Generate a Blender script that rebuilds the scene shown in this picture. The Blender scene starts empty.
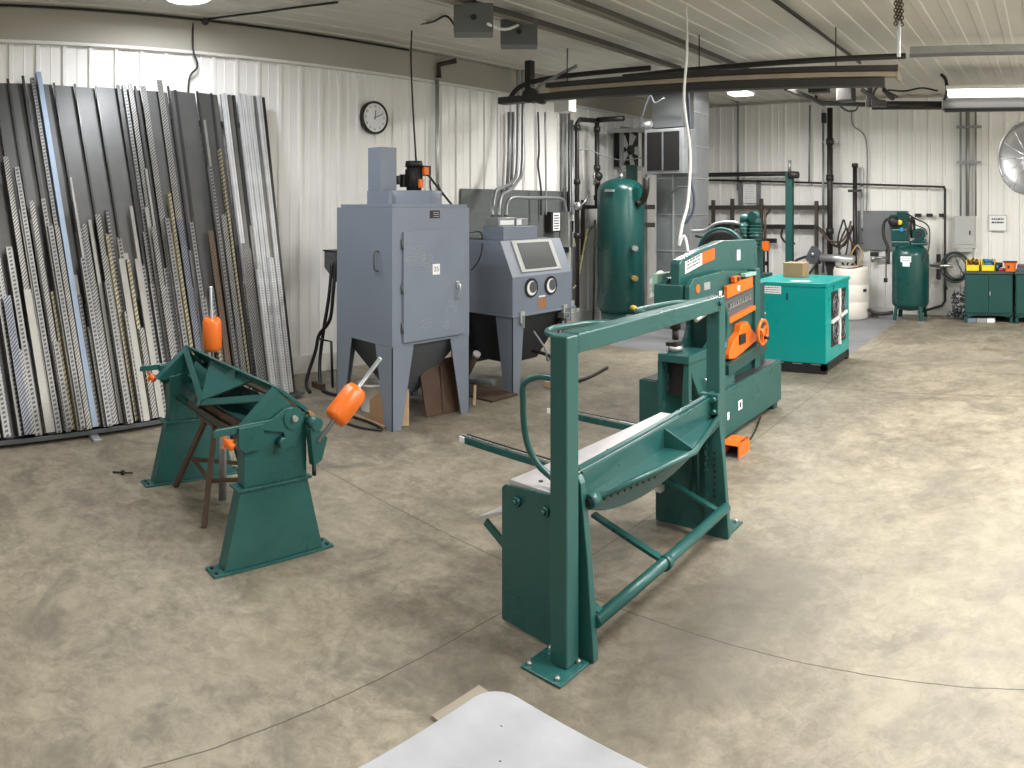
import bpy, bmesh, math, random
from math import sin, cos, pi, atan2, hypot, radians, sqrt
from mathutils import Vector, Matrix
random.seed(7)
SC = bpy.context.scene
COL = SC.collection
V = Vector

# ------------------------------------------------------------------ materials
MATS = {}
def nodes_of(name):
    m = bpy.data.materials.new(name); m.use_nodes = True
    nt = m.node_tree; b = nt.nodes['Principled BSDF']
    return m, nt, b
def paint(name, rgb, rough=.45, metal=0., var=.12, scale=6., bump=.08, bscale=60., spec=.5, rvar=.12):
    if name in MATS: return MATS[name]
    m, nt, b = nodes_of(name); N = nt.nodes; L = nt.links
    tc = N.new('ShaderNodeTexCoord')
    n1 = N.new('ShaderNodeTexNoise'); n1.inputs['Scale'].default_value = scale; n1.inputs['Detail'].default_value = 5
    L.new(tc.outputs['Object'], n1.inputs['Vector'])
    mx = N.new('ShaderNodeMix'); mx.data_type = 'RGBA'
    mx.inputs[6].default_value = (*[c*(1-var) for c in rgb], 1)
    mx.inputs[7].default_value = (*[min(1, c*(1+var)) for c in rgb], 1)
    L.new(n1.outputs['Fac'], mx.inputs[0]); L.new(mx.outputs[2], b.inputs['Base Color'])
    mr = N.new('ShaderNodeMapRange'); mr.inputs[3].default_value = max(.03, rough-rvar); mr.inputs[4].default_value = min(1, rough+rvar)
    L.new(n1.outputs['Fac'], mr.inputs[0]); L.new(mr.outputs[0], b.inputs['Roughness'])
    b.inputs['Metallic'].default_value = metal
    b.inputs['Specular IOR Level'].default_value = spec
    if bump:
        n2 = N.new('ShaderNodeTexNoise'); n2.inputs['Scale'].default_value = bscale; n2.inputs['Detail'].default_value = 3
        L.new(tc.outputs['Object'], n2.inputs['Vector'])
        bp = N.new('ShaderNodeBump'); bp.inputs['Strength'].default_value = bump; bp.inputs['Distance'].default_value = .01
        L.new(n2.outputs['Fac'], bp.inputs['Height']); L.new(bp.outputs[0], b.inputs['Normal'])
    MATS[name] = m; return m
def emit(name, rgb, s):
    if name in MATS: return MATS[name]
    m, nt, b = nodes_of(name)
    b.inputs['Base Color'].default_value = (*rgb, 1); b.inputs['Emission Color'].default_value = (*rgb, 1)
    b.inputs['Emission Strength'].default_value = s
    MATS[name] = m; return m
def slotted(name, rgb, dark, pitch=.035, duty=.5, half=.6, width=.04, skew=0., rough=.4, metal=.6):
    """metal stock with a row of slots: bands along local z, inside |x| < half*width/2, optionally skewed"""
    if name in MATS: return MATS[name]
    m, nt, b = nodes_of(name); N = nt.nodes; L = nt.links
    tc = N.new('ShaderNodeTexCoord'); sp = N.new('ShaderNodeSeparateXYZ'); L.new(tc.outputs['Object'], sp.inputs[0])
    def math_(op, a, c=None):
        n = N.new('ShaderNodeMath'); n.operation = op
        for i, q in enumerate((a, c)):
            if q is None: continue
            if isinstance(q, (int, float)): n.inputs[i].default_value = q
            else: L.new(q, n.inputs[i])
        return n.outputs[0]
    zz = math_('ADD', math_('MULTIPLY', sp.outputs[2], 1/pitch), math_('MULTIPLY', sp.outputs[0], skew/pitch))
    a = math_('LESS_THAN', math_('FRACT', zz), duty)
    c = math_('LESS_THAN', math_('ABSOLUTE', sp.outputs[0]), half*width/2)
    f = math_('MULTIPLY', a, c)
    n1 = N.new('ShaderNodeTexNoise'); n1.inputs['Scale'].default_value = 9; L.new(tc.outputs['Object'], n1.inputs['Vector'])
    mx0 = N.new('ShaderNodeMix'); mx0.data_type = 'RGBA'
    mx0.inputs[6].default_value = (*[q*.7 for q in rgb], 1); mx0.inputs[7].default_value = (*[min(1, q*1.25) for q in rgb], 1)
    L.new(n1.outputs['Fac'], mx0.inputs[0])
    mx = N.new('ShaderNodeMix'); mx.data_type = 'RGBA'; L.new(f, mx.inputs[0]); L.new(mx0.outputs[2], mx.inputs[6])
    mx.inputs[7].default_value = (*dark, 1); L.new(mx.outputs[2], b.inputs['Base Color'])
    L.new(math_('MULTIPLY', math_('SUBTRACT', 1., f), metal), b.inputs['Metallic'])
    b.inputs['Roughness'].default_value = rough
    MATS[name] = m; return m

GREEN = paint('green_machine_paint', (.018, .092, .086), .30, var=.16, scale=4)
GREEND = paint('dark_green_machine_paint', (.011, .058, .055), .38, var=.15, scale=4)
TANKG = paint('tank_green_paint', (.005, .058, .053), .3, var=.15, scale=2.5)
TEAL = paint('teal_cabinet_paint', (.0, .29, .27), .3, var=.06, scale=2)
BENCHG = paint('bench_green_paint', (.007, .062, .057), .45, var=.1)
GREY = paint('blue_grey_cabinet_paint', (.185, .218, .272), .42, var=.1, scale=2.5)
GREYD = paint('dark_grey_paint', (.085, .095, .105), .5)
BOARD = paint('grey_wall_board', (.11, .12, .12), .5, var=.15)
PANELG = paint('light_grey_enclosure', (.42, .43, .42), .5, var=.05)
ORANGE = paint('orange_paint', (.74, .15, .012), .32, var=.08)
BLACK = paint('black_rubber', (.012, .012, .013), .5)
BLACKM = paint('black_iron_pipe', (.028, .026, .024), .42, metal=.3)
GALV = paint('galvanised_steel', (.52, .54, .55), .38, metal=.75, var=.2, scale=14)
GALVD = paint('dull_galvanised_duct', (.30, .315, .33), .42, metal=.65, var=.2, scale=9)
DARKST = paint('dark_mill_steel', (.095, .095, .093), .5, metal=.5, var=.3, scale=3, rvar=.14)
STEEL = paint('bright_steel', (.6, .6, .6), .3, metal=.9, var=.12, scale=20)
ALU = paint('worn_aluminium', (.385, .40, .435), .45, metal=.1, var=.32, scale=9, rvar=.2, bump=.15, bscale=25)
RUST = paint('rusty_steel', (.16, .085, .045), .65, metal=.3, var=.35, scale=20)
RUSTD = paint('dark_rusty_steel', (.095, .062, .043), .65, metal=.3, var=.3, scale=20)
WHITE = paint('white_plastic', (.8, .8, .78), .45, var=.04)
PAPER = paint('white_paper', (.82, .83, .84), .7, var=.03)
BEDST = paint('machined_bed_steel', (.62, .60, .62), .35, metal=.5, var=.15, scale=20)
CARD = paint('cardboard', (.36, .22, .12), .8, var=.1)
WOOD = paint('pale_wood', (.55, .40, .24), .7, var=.2, scale=14)
WOODB = paint('brown_plywood', (.075, .04, .025), .65, var=.4, scale=9)
YELLOW = paint('yellow_plastic', (.85, .62, .03), .4, var=.06)
BLUE = paint('blue_plastic', (.03, .22, .45), .4)
RED = paint('red_plastic', (.5, .04, .03), .4)
POLY = paint('milky_polyethylene', (.68, .66, .60), .5, var=.08, scale=3)
HOSE = paint('grey_hose', (.25, .27, .30), .45)
BLUEST = paint('blue_tinted_galvanised', (.26, .33, .43), .5, metal=.35, var=.12)
GLASSD = paint('dark_window_glass', (.045, .05, .05), .42, var=.1, bump=0, spec=.2)
BRASS = paint('brass_fitting', (.6, .42, .15), .35, metal=.8)
LAMP = emit('lamp_glow', (1., .98, .93), 5.)
LAMPV = emit('fluorescent_glow', (1., .98, .94), 3.2)

def wall_mat():
    m, nt, b = nodes_of('white_ribbed_panel'); N = nt.nodes; L = nt.links
    tc = N.new('ShaderNodeTexCoord')
    n = N.new('ShaderNodeTexNoise'); n.inputs['Scale'].default_value = 1.3; n.inputs['Detail'].default_value = 6
    L.new(tc.outputs['Object'], n.inputs['Vector'])
    mx = N.new('ShaderNodeMix'); mx.data_type = 'RGBA'; mx.inputs[6].default_value = (.78, .775, .75, 1); mx.inputs[7].default_value = (.88, .875, .86, 1)
    L.new(n.outputs['Fac'], mx.inputs[0]); L.new(mx.outputs[2], b.inputs['Base Color'])
    b.inputs['Roughness'].default_value = .38
    return m
WALLM = wall_mat()
BAND = paint('beige_painted_band', (.40, .38, .33), .7, var=.08, scale=1.5)
TRIMM = paint('white_trim', (.72, .71, .68), .5, var=.06)
def ceil_mat():
    m, nt, b = nodes_of('ceiling_panel'); N = nt.nodes; L = nt.links
    tc = N.new('ShaderNodeTexCoord')
    n = N.new('ShaderNodeTexNoise'); n.inputs['Scale'].default_value = .9; n.inputs['Detail'].default_value = 7
    L.new(tc.outputs['Object'], n.inputs['Vector'])
    mx = N.new('ShaderNodeMix'); mx.data_type = 'RGBA'; mx.inputs[6].default_value = (.56, .53, .47, 1); mx.inputs[7].default_value = (.68, .66, .61, 1)
    L.new(n.outputs['Fac'], mx.inputs[0])
    # rows of dark screw heads
    vo = N.new('ShaderNodeTexVoronoi'); vo.inputs['Randomness'].default_value = .25
    mp = N.new('ShaderNodeMapping'); mp.inputs['Scale'].default_value = (2.18, 1.25, 0); L.new(tc.outputs['Object'], mp.inputs[0]); L.new(mp.outputs[0], vo.inputs['Vector'])
    lt = N.new('ShaderNodeMath'); lt.operation = 'LESS_THAN'; lt.inputs[1].default_value = .028; L.new(vo.outputs['Distance'], lt.inputs[0])
    m2 = N.new('ShaderNodeMix'); m2.data_type = 'RGBA'; L.new(lt.outputs[0], m2.inputs[0]); L.new(mx.outputs[2], m2.inputs[6]); m2.inputs[7].default_value = (.05, .045, .04, 1)
    L.new(m2.outputs[2], b.inputs['Base Color']); b.inputs['Roughness'].default_value = .5
    return m
CEILM = ceil_mat()
def floor_mat():
    m, nt, b = nodes_of('worn_concrete'); N = nt.nodes; L = nt.links
    tc = N.new('ShaderNodeTexCoord'); O = tc.outputs['Object']
    def noise(s, d=6, r=.6, dist=0., vec=None):
        n = N.new('ShaderNodeTexNoise'); n.inputs['Scale'].default_value = s; n.inputs['Detail'].default_value = d; n.inputs['Roughness'].default_value = r
        n.inputs['Distortion'].default_value = dist; L.new(vec or O, n.inputs['Vector']); return n.outputs['Fac']
    def ramp(x, stops):
        r = N.new('ShaderNodeValToRGB'); L.new(x, r.inputs[0]); e = r.color_ramp.elements
        while len(e) < len(stops): e.new(.5)
        for q, (p, c) in zip(e, stops): q.position = p; q.color = (*c, 1) if len(c) == 3 else c
        return r.outputs[0]
    def mix(f, a, c, mode='MIX'):
        n = N.new('ShaderNodeMix'); n.data_type = 'RGBA'; n.blend_type = mode
        for i, q in ((0, f), (6, a), (7, c)):
            if isinstance(q, (int, float)): n.inputs[i].default_value = q
            elif isinstance(q, tuple): n.inputs[i].default_value = (*q, 1)
            else: L.new(q, n.inputs[i])
        return n.outputs[2]
    def mth(op, a, c=None, clamp=False):
        n = N.new('ShaderNodeMath'); n.operation = op; n.use_clamp = clamp
        for i, q in enumerate((a, c)):
            if q is None: continue
            if isinstance(q, (int, float)): n.inputs[i].default_value = q
            else: L.new(q, n.inputs[i])
        return n.outputs[0]
    base = ramp(noise(.75, 8, .62, .6), [(.36, (.118, .102, .076)), (.50, (.205, .180, .134)), (.62, (.295, .263, .197))])
    base = mix(.5, base, ramp(noise(5.5, 12, .74, .4), [(.38, (.13, .112, .082)), (.62, (.295, .267, .205))]))
    mid = ramp(noise(16., 10, .78, .8), [(.40, (.62, .61, .59)), (.60, (1.28, 1.28, 1.28))])
    base = mix(.55, base, mix(1., base, mid, 'MULTIPLY'))
    fleck = ramp(noise(26., 6, .8, .3), [(.63, (0, 0, 0)), (.70, (1, 1, 1))])
    base = mix(mth('MULTIPLY', fleck, .35), base, (.40, .375, .31))
    blot = ramp(noise(1.7, 10, .7, 1.2), [(.50, (0, 0, 0)), (.66, (1, 1, 1))])
    base = mix(mth('MULTIPLY', blot, .6), base, (.32, .285, .215))
    st = ramp(noise(2.3, 9, .7, 1.0), [(.52, (0, 0, 0)), (.66, (1, 1, 1))])
    base = mix(mth('MULTIPLY', st, .75), base, (.12, .108, .085))
    sp = N.new('ShaderNodeSeparateXYZ'); L.new(O, sp.inputs[0]); X, Y = sp.outputs[0], sp.outputs[1]
    # noise-edged floor patches, darker beside the shear and machines, one pale
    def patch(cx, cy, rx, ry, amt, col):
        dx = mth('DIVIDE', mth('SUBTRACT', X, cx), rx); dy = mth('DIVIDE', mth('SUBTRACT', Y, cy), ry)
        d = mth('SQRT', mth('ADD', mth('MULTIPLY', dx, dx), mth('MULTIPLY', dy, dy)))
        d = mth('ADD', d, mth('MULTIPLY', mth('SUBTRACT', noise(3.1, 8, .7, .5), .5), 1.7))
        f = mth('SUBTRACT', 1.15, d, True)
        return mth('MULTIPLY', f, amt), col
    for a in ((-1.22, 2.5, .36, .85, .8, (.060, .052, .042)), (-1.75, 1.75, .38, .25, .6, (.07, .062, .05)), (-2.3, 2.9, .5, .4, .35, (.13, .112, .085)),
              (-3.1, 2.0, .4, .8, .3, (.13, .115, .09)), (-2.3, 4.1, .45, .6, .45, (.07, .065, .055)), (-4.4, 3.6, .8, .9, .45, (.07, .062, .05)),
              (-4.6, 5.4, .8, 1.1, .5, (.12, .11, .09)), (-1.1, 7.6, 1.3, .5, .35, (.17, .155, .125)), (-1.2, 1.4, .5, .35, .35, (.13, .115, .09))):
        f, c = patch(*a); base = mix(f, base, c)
    pal = patch(.1, 3.2, 1.6, 1.8, .4, None); base = mix(pal[0], base, (.325, .305, .25))
    # grey painted strip along the back
    wob = mth('MULTIPLY', mth('SUBTRACT', noise(6., 5), .5), .12)
    g = mth('MULTIPLY', mth('GREATER_THAN', mth('ADD', Y, wob), 6.95), mth('LESS_THAN', mth('ADD', X, wob), -2.12))
    grey = ramp(noise(2., 6), [(.3, (.135, .14, .15)), (.7, (.20, .205, .215))])
    base = mix(g, base, grey)
    # saw-cut joints
    def joint(c, pos, w=.0028):
        d = mth('ABSOLUTE', mth('ADD', mth('SUBTRACT', c, pos), mth('MULTIPLY', mth('SUBTRACT', noise(5., 4), .5), .018)))
        return mth('LESS_THAN', d, w)
    j = mth('MAXIMUM', joint(X, -1.962), joint(Y, 2.408)); j = mth('MAXIMUM', j, joint(Y, 6.145, .006)); j = mth('MAXIMUM', j, joint(Y, -1.4))
    base = mix(mth('MULTIPLY', j, .85), base, (.05, .043, .034))
    fine = noise(70., 4, .7)
    sp2 = ramp(fine, [(.66, (0, 0, 0)), (.74, (1, 1, 1))]); base = mix(mth('MULTIPLY', sp2, .3), base, (.14, .12, .1))
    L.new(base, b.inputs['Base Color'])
    r = N.new('ShaderNodeMapRange'); L.new(noise(1.2, 6), r.inputs[0]); r.inputs[3].default_value = .34; r.inputs[4].default_value = .75
    L.new(r.outputs[0], b.inputs['Roughness'])
    bp = N.new('ShaderNodeBump'); bp.inputs['Strength'].default_value = .12; bp.inputs['Distance'].default_value = .01
    L.new(mix(j, fine, (0., 0., 0.)), bp.inputs['Height']); L.new(bp.outputs[0], b.inputs['Normal'])
    return m
FLOORM = floor_mat()

# ------------------------------------------------------------------ mesh builder
def frame(d, up=None):
    d = V(d).normalized(); u = V(up) if up is not None else V((0, 0, 1))
    if abs(d.dot(u.normalized())) > .98: u = V((0, 1, 0)) if abs(d.y) < .9 else V((1, 0, 0))
    x = d.cross(u).normalized(); y = x.cross(d).normalized()
    return x, y, d
def smooth_path(pts, n=6, closed=False):
    P = [V(p) for p in pts]; out = []; k = len(P)
    rng = range(k if closed else k-1)
    for i in rng:
        p0 = P[(i-1) % k] if closed or i > 0 else P[0]; p1 = P[i]; p2 = P[(i+1) % k]; p3 = P[(i+2) % k] if closed or i+2 < k else P[-1]
        for j in range(n):
            t = j/n
            out.append(.5*((2*p1)+(p2-p0)*t+(2*p0-5*p1+4*p2-p3)*t*t+(3*p1-p0-3*p2+p3)*t**3))
    if not closed: out.append(P[-1])
    return out
class B:
    def __init__(s): s.bm = bmesh.new()
    def faces(s, vs, fs, smooth=False):
        vv = [s.bm.verts.new(v) for v in vs]
        for f in fs:
            try:
                q = s.bm.faces.new([vv[i] for i in f]); q.smooth = smooth if isinstance(smooth, bool) else False
            except ValueError: pass
        return vv
    def box(s, x0, y0, z0, x1, y1, z1):
        if x0 > x1: x0, x1 = x1, x0
        if y0 > y1: y0, y1 = y1, y0
        if z0 > z1: z0, z1 = z1, z0
        vs = [(x, y, z) for z in (z0, z1) for y in (y0, y1) for x in (x0, x1)]
        s.faces(vs, [(0, 2, 3, 1), (4, 5, 7, 6), (0, 1, 5, 4), (2, 6, 7, 3), (0, 4, 6, 2), (1, 3, 7, 5)]); return s
    def beam(s, p0, p1, w, h, up=None):
        p0, p1 = V(p0), V(p1); x, y, d = frame(p1-p0, up)
        vs = [p+x*a*w/2+y*b*h/2 for p in (p0, p1) for b in (-1, 1) for a in (-1, 1)]
        s.faces(vs, [(0, 2, 3, 1), (4, 5, 7, 6), (0, 1, 5, 4), (2, 6, 7, 3), (0, 4, 6, 2), (1, 3, 7, 5)]); return s
    def cyl(s, p0, p1, r, r2=None, seg=20, caps=True):
        p0, p1 = V(p0), V(p1); r2 = r if r2 is None else r2; x, y, d = frame(p1-p0)
        a = [s.bm.verts.new(p0+(x*cos(2*pi*i/seg)+y*sin(2*pi*i/seg))*r) for i in range(seg)]
        b = [s.bm.verts.new(p1+(x*cos(2*pi*i/seg)+y*sin(2*pi*i/seg))*r2) for i in range(seg)]
        for i in range(seg):
            f = s.bm.faces.new((a[i], a[(i+1) % seg], b[(i+1) % seg], b[i])); f.smooth = True
        if caps: s.bm.faces.new(a[::-1]); s.bm.faces.new(b)
        return s
    def lathe(s, c, prof, axis=(0, 0, 1), seg=28, caps=True):
        c = V(c); x, y, d = frame(axis); rings = []
        for r, h in prof:
            rings.append([s.bm.verts.new(c+d*h+(x*cos(2*pi*i/seg)+y*sin(2*pi*i/seg))*max(r, 1e-4)) for i in range(seg)])
        for a, b in zip(rings, rings[1:]):
            for i in range(seg):
                f = s.bm.faces.new((a[i], a[(i+1) % seg], b[(i+1) % seg], b[i])); f.smooth = True
        if caps: s.bm.faces.new(rings[0][::-1]); s.bm.faces.new(rings[-1])
        return s
    def tube(s, pts, r, seg=8, closed=False, sm=0):
        P = smooth_path(pts, sm, closed) if sm else [V(p) for p in pts]
        n = len(P); rings = []; x = None
        for i, p in enumerate(P):
            a = P[(i-1) % n] if closed or i else p; b = P[(i+1) % n] if closed or i < n-1 else p
            t = (b-a)
            if t.length < 1e-7: t = V((0, 0, 1))
            t.normalize()
            if x is None: x, y, _ = frame(t)
            else:
                x = (x - t*x.dot(t))
                x = x.normalized() if x.length > 1e-5 else frame(t)[0]
                y = t.cross(x)
            y = t.cross(x)
            rings.append([s.bm.verts.new(p+(x*cos(2*pi*k/seg)+y*sin(2*pi*k/seg))*r) for k in range(seg)])
        m = n if closed else n-1
        for i in range(m):
            a, b = rings[i], rings[(i+1) % n]
            for k in range(seg):
                f = s.bm.faces.new((a[k], a[(k+1) % seg], b[(k+1) % seg], b[k])); f.smooth = True
        if not closed: s.bm.faces.new(rings[0][::-1]); s.bm.faces.new(rings[-1])
        return s
    def prism(s, poly, vec):
        vec = V(vec); n = len(poly)
        a = [s.bm.verts.new(V(p)) for p in poly]; b = [s.bm.verts.new(V(p)+vec) for p in poly]
        s.bm.faces.new(a[::-1]); s.bm.faces.new(b)
        for i in range(n): s.bm.faces.new((a[i], a[(i+1) % n], b[(i+1) % n], b[i]))
        return s
    def ring(s, c, r, t, axis=(0, 0, 1), seg=24, ts=6):
        x, y, d = frame(axis); c = V(c)
        return s.tube([c+(x*cos(2*pi*i/seg)+y*sin(2*pi*i/seg))*r for i in range(seg)], t, ts, True)
    def ball(s, c, r, seg=12):
        return s.lathe(c, [(r*sin(pi*i/8), -r*cos(pi*i/8)) for i in range(9)], seg=seg)
    def finish(s, org):
        bmesh.ops.recalc_face_normals(s.bm, faces=s.bm.faces)
        bmesh.ops.translate(s.bm, verts=s.bm.verts, vec=-V(org))
        me = bpy.data.meshes.new('mesh'); s.bm.to_mesh(me); s.bm.free(); return me
def worldloc(o):
    l = V((0, 0, 0))
    while o: l = l + o.location; o = o.parent
    return l
def part(b, name, mat, parent, bevel=0., label=None, seg=2):
    me = b.finish(worldloc(parent)); me.name = name; me.materials.append(mat)
    o = bpy.data.objects.new(name, me); COL.objects.link(o); o.parent = parent
    if bevel: _bev(o, bevel, seg)
    if label: o['label'] = label
    return o
def _bev(o, w, seg=2):
    m = o.modifiers.new('bevel', 'BEVEL'); m.width = w; m.segments = seg; m.limit_method = 'ANGLE'; m.angle_limit = radians(40)
def tag(o, label, cat, group=None):
    o['label'] = label; o['category'] = cat
    if group: o['group'] = group
    return o
def thing(name, label, cat, loc, group=None):
    o = bpy.data.objects.new(name, None); o.empty_display_size = .1; COL.objects.link(o); o.location = loc
    return tag(o, label, cat, group)
def single(b, name, mat, label, cat, group=None, bevel=0.):
    vs = [v.co for v in b.bm.verts]
    lo = V([min(v[i] for v in vs) for i in range(3)]); hi = V([max(v[i] for v in vs) for i in range(3)])
    org = V(((lo.x+hi.x)/2, (lo.y+hi.y)/2, lo.z)); me = b.finish(org); me.name = name; me.materials.append(mat)
    o = bpy.data.objects.new(name, me); COL.objects.link(o); o.location = org
    if bevel: _bev(o, bevel)
    return tag(o, label, cat, group)
def struct(b, name, mat, parent=None):
    me = b.finish((0, 0, 0)); me.name = name; me.materials.append(mat)
    o = bpy.data.objects.new(name, me); COL.objects.link(o); o['kind'] = 'structure'; return o
def copy_tree(o, parent=None):
    c = o.copy(); COL.objects.link(c); c.parent = parent
    for ch in list(o.children): copy_tree(ch, c)
    return c
def scribble(b, org, u, v, w, h, rows=2, seed=1, t=.0012, th=.5):
    """rows of short printed marks on a label; u, v unit vectors, raised along the label normal"""
    rnd = random.Random(seed); u, v = V(u), V(v); n = u.cross(v); org = V(org)
    rh = h/rows
    for r in range(rows):
        x = w*.06
        while x < w*.92:
            l = w*rnd.uniform(.07, .2); l = min(l, w*.95-x)
            p = org+u*x+v*(h-rh*(r+.5)-rh*th/2)
            q = [p, p+u*l, p+u*l+v*rh*th, p+v*rh*th]
            b.prism(q, n*t); x += l+w*.04
def text_part(txt, parent, pos, rot, size, mat, name='lettering', ext=.0008):
    cu = bpy.data.curves.new('t', 'FONT'); cu.body = txt; cu.size = size; cu.align_x = 'CENTER'; cu.align_y = 'CENTER'; cu.extrude = ext
    t = bpy.data.objects.new('t', cu); COL.objects.link(t)
    dg = bpy.context.evaluated_depsgraph_get(); me = bpy.data.meshes.new_from_object(t.evaluated_get(dg))
    bpy.data.objects.remove(t); bpy.data.curves.remove(cu)
    me.materials.clear(); me.materials.append(mat); me.transform(rot.to_4x4()); me.name = name
    o = bpy.data.objects.new(name, me); COL.objects.link(o); o.parent = parent; o.location = V(pos)-worldloc(parent); return o

# ------------------------------------------------------------------ the survey of the room (metres), read off the photograph
F, Y0, XC, H = 726., 207.5, 1048., 1.6
def G(px, py, z=0.):
    d = F*(H-z)/(py-Y0); t = (px-XC)/F; return V((d*sin(t), d*cos(t), z))
def D(px, py, d):
    t = (px-XC)/F; return V((d*sin(t), d*cos(t), H-(py-Y0)*d/F))
def WL(px, py, x=-5.97):
    t = (px-XC)/F; return D(px, py, x/sin(t))
def WB(px, py, y=10.65):
    t = (px-XC)/F; return D(px, py, y/cos(t))
XL, XR, YB, YF, HC = -6.0, 3.6, 10.7, -3.6, 3.29

# ------------------------------------------------------------------ setting
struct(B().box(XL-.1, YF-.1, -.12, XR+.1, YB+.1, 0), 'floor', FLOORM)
def ribbed(L, pitch, ribw=.030, depth=.020, minor=True):
    """profile points (s, depth) of a ribbed panel run"""
    p = [(0., 0.)]; s = pitch*.5
    while s < L-ribw:
        p += [(s-ribw/2-.010, 0), (s-ribw/2, depth), (s+ribw/2, depth), (s+ribw/2+.010, 0)]
        if minor:
            q = s+pitch/2
            if q < L-ribw: p += [(q-.008, 0), (q, .004), (q+.008, 0)]
        s += pitch
    p.append((L, 0)); return p
def panel_wall(name, origin, u, n, L, z0, z1):
    b = B(); o, u, n = V(origin), V(u), V(n); pr = ribbed(L, .2286)
    a = [b.bm.verts.new(o+u*s+n*d+V((0, 0, z0))) for s, d in pr]; c = [b.bm.verts.new(o+u*s+n*d+V((0, 0, z1))) for s, d in pr]
    for i in range(len(pr)-1): b.bm.faces.new((a[i], a[i+1], c[i+1], c[i]))
    e = [b.bm.verts.new(o-n*.1+V((0, 0, z))) for z in (z0, z1)]; f = [b.bm.verts.new(o+u*L-n*.1+V((0, 0, z))) for z in (z0, z1)]
    b.bm.faces.new((e[0], f[0], f[1], e[1])); b.bm.faces.new((e[0], e[1], c[0], a[0])); b.bm.faces.new((f[0], a[-1], c[-1], f[1]))
    return struct(b, name, WALLM)
panel_wall('wall_left', (XL, YF, 0), (0, 1, 0), (1, 0, 0), YB-YF, 0, HC)
panel_wall('wall_back', (XL, YB, 0), (1, 0, 0), (0, -1, 0), XR-XL, 0, HC)
panel_wall('wall_right', (XR, YF, 0), (0, 1, 0), (-1, 0, 0), YB-YF, 0, HC)
panel_wall('wall_front', (XL, YF, 0), (1, 0, 0), (0, 1, 0), XR-XL, 0, HC)
b = B(); pr = ribbed(XR-XL, .2286, .075, .011, False)
a = [b.bm.verts.new((XL+s, YF, HC-d)) for s, d in pr]; c = [b.bm.verts.new((XL+s, YB, HC-d)) for s, d in pr]
for i in range(len(pr)-1): b.bm.faces.new((a[i], a[i+1], c[i+1], c[i]))
e = [b.bm.verts.new(p) for p in ((XL, YF, HC+.1), (XR, YF, HC+.1), (XR, YB, HC+.1), (XL, YB, HC+.1))]; b.bm.faces.new(e)
struct(b, 'ceiling', CEILM)
struct(B().box(XL, YF, 2.99, XL+.05, YB, HC-.019), 'trim_1', BAND)
struct(B().box(XL, YF, 2.965, XL+.058, YB, 2.99), 'trim_2', TRIMM)
struct(B().box(XL, YF, 0, XL+.022, YB, .17), 'baseboard_left', TRIMM)
struct(B().box(XL+.03, YB-.022, 0, XR, YB, .10), 'baseboard_back', TRIMM)
struct(B().box(XL, YB-.03, HC-.05, XR, YB, HC-.019), 'trim_3', BAND)

# ------------------------------------------------------------------ the stock rack on the left wall
SA, SB_ = V((-4.92, 1.03, .045)), V((-5.29, 3.10, .045))     # foot line
ST1, ST2 = V((-5.90, .77, 2.63)), V((-5.90, 3.13, 2.62))     # top line
def surf(s, t): return (SA.lerp(SB_, s)).lerp(ST1.lerp(ST2, s), t)
def Pp(p): return XC+F*atan2(p.x, p.y), Y0-F*(p.z-H)/hypot(p.x, p.y)
def inv(px, py):
    s, t = px/270., .6
    for _ in range(25):
        p = surf(s, t); x, y = Pp(p); h = 1e-4
        x1, y1 = Pp(surf(s+h, t)); x2, y2 = Pp(surf(s, t+h))
        a, b_, c, d = (x1-x)/h, (x2-x)/h, (y1-y)/h, (y2-y)/h; det = a*d-b_*c; ex, ey = px-x, py-y
        s += (ex*d-b_*ey)/det; t += (a*ey-c*ex)/det
    return s, t
SL = -.42                                                     # the rack runs on out of the frame
rk = thing('stock_rack', 'long dark steel floor rail rack holding the stock leaning on the left wall', 'rack', SA.lerp(SB_, .5)*1.0)
rk.location.z = 0
q0, q1 = SA.lerp(SB_, SL), SA.lerp(SB_, 1.03)
nn = (SB_-SA).normalized().cross(V((0, 0, 1)))
if nn.x < 0: nn = -nn
part(B().beam(q0+V((0, 0, -.012)), q1+V((0, 0, -.012)), .16, .02), 'floor_rail', BLACKM, rk, .003)
part(B().beam(q0+nn*.085+V((0, 0, -.004)), q1+nn*.085+V((0, 0, -.004)), .008, .03), 'front_lip', GREYD, rk, .002)
for s in (.12, .55, .97):
    c = SA.lerp(SB_, s)
    part(B().box(c.x-.16, c.y-.03, 0, c.x+.12 if s > .2 else c.x+.20, c.y+.03, .022), 'support_block', GALV if s < .2 else DARKST, rk, .003)
part(B().beam(V((-5.95, .2, 2.35)), V((-5.95, 3.15, 2.35)), .05, .05), 'top_rail', DARKST, rk, .003)

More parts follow.
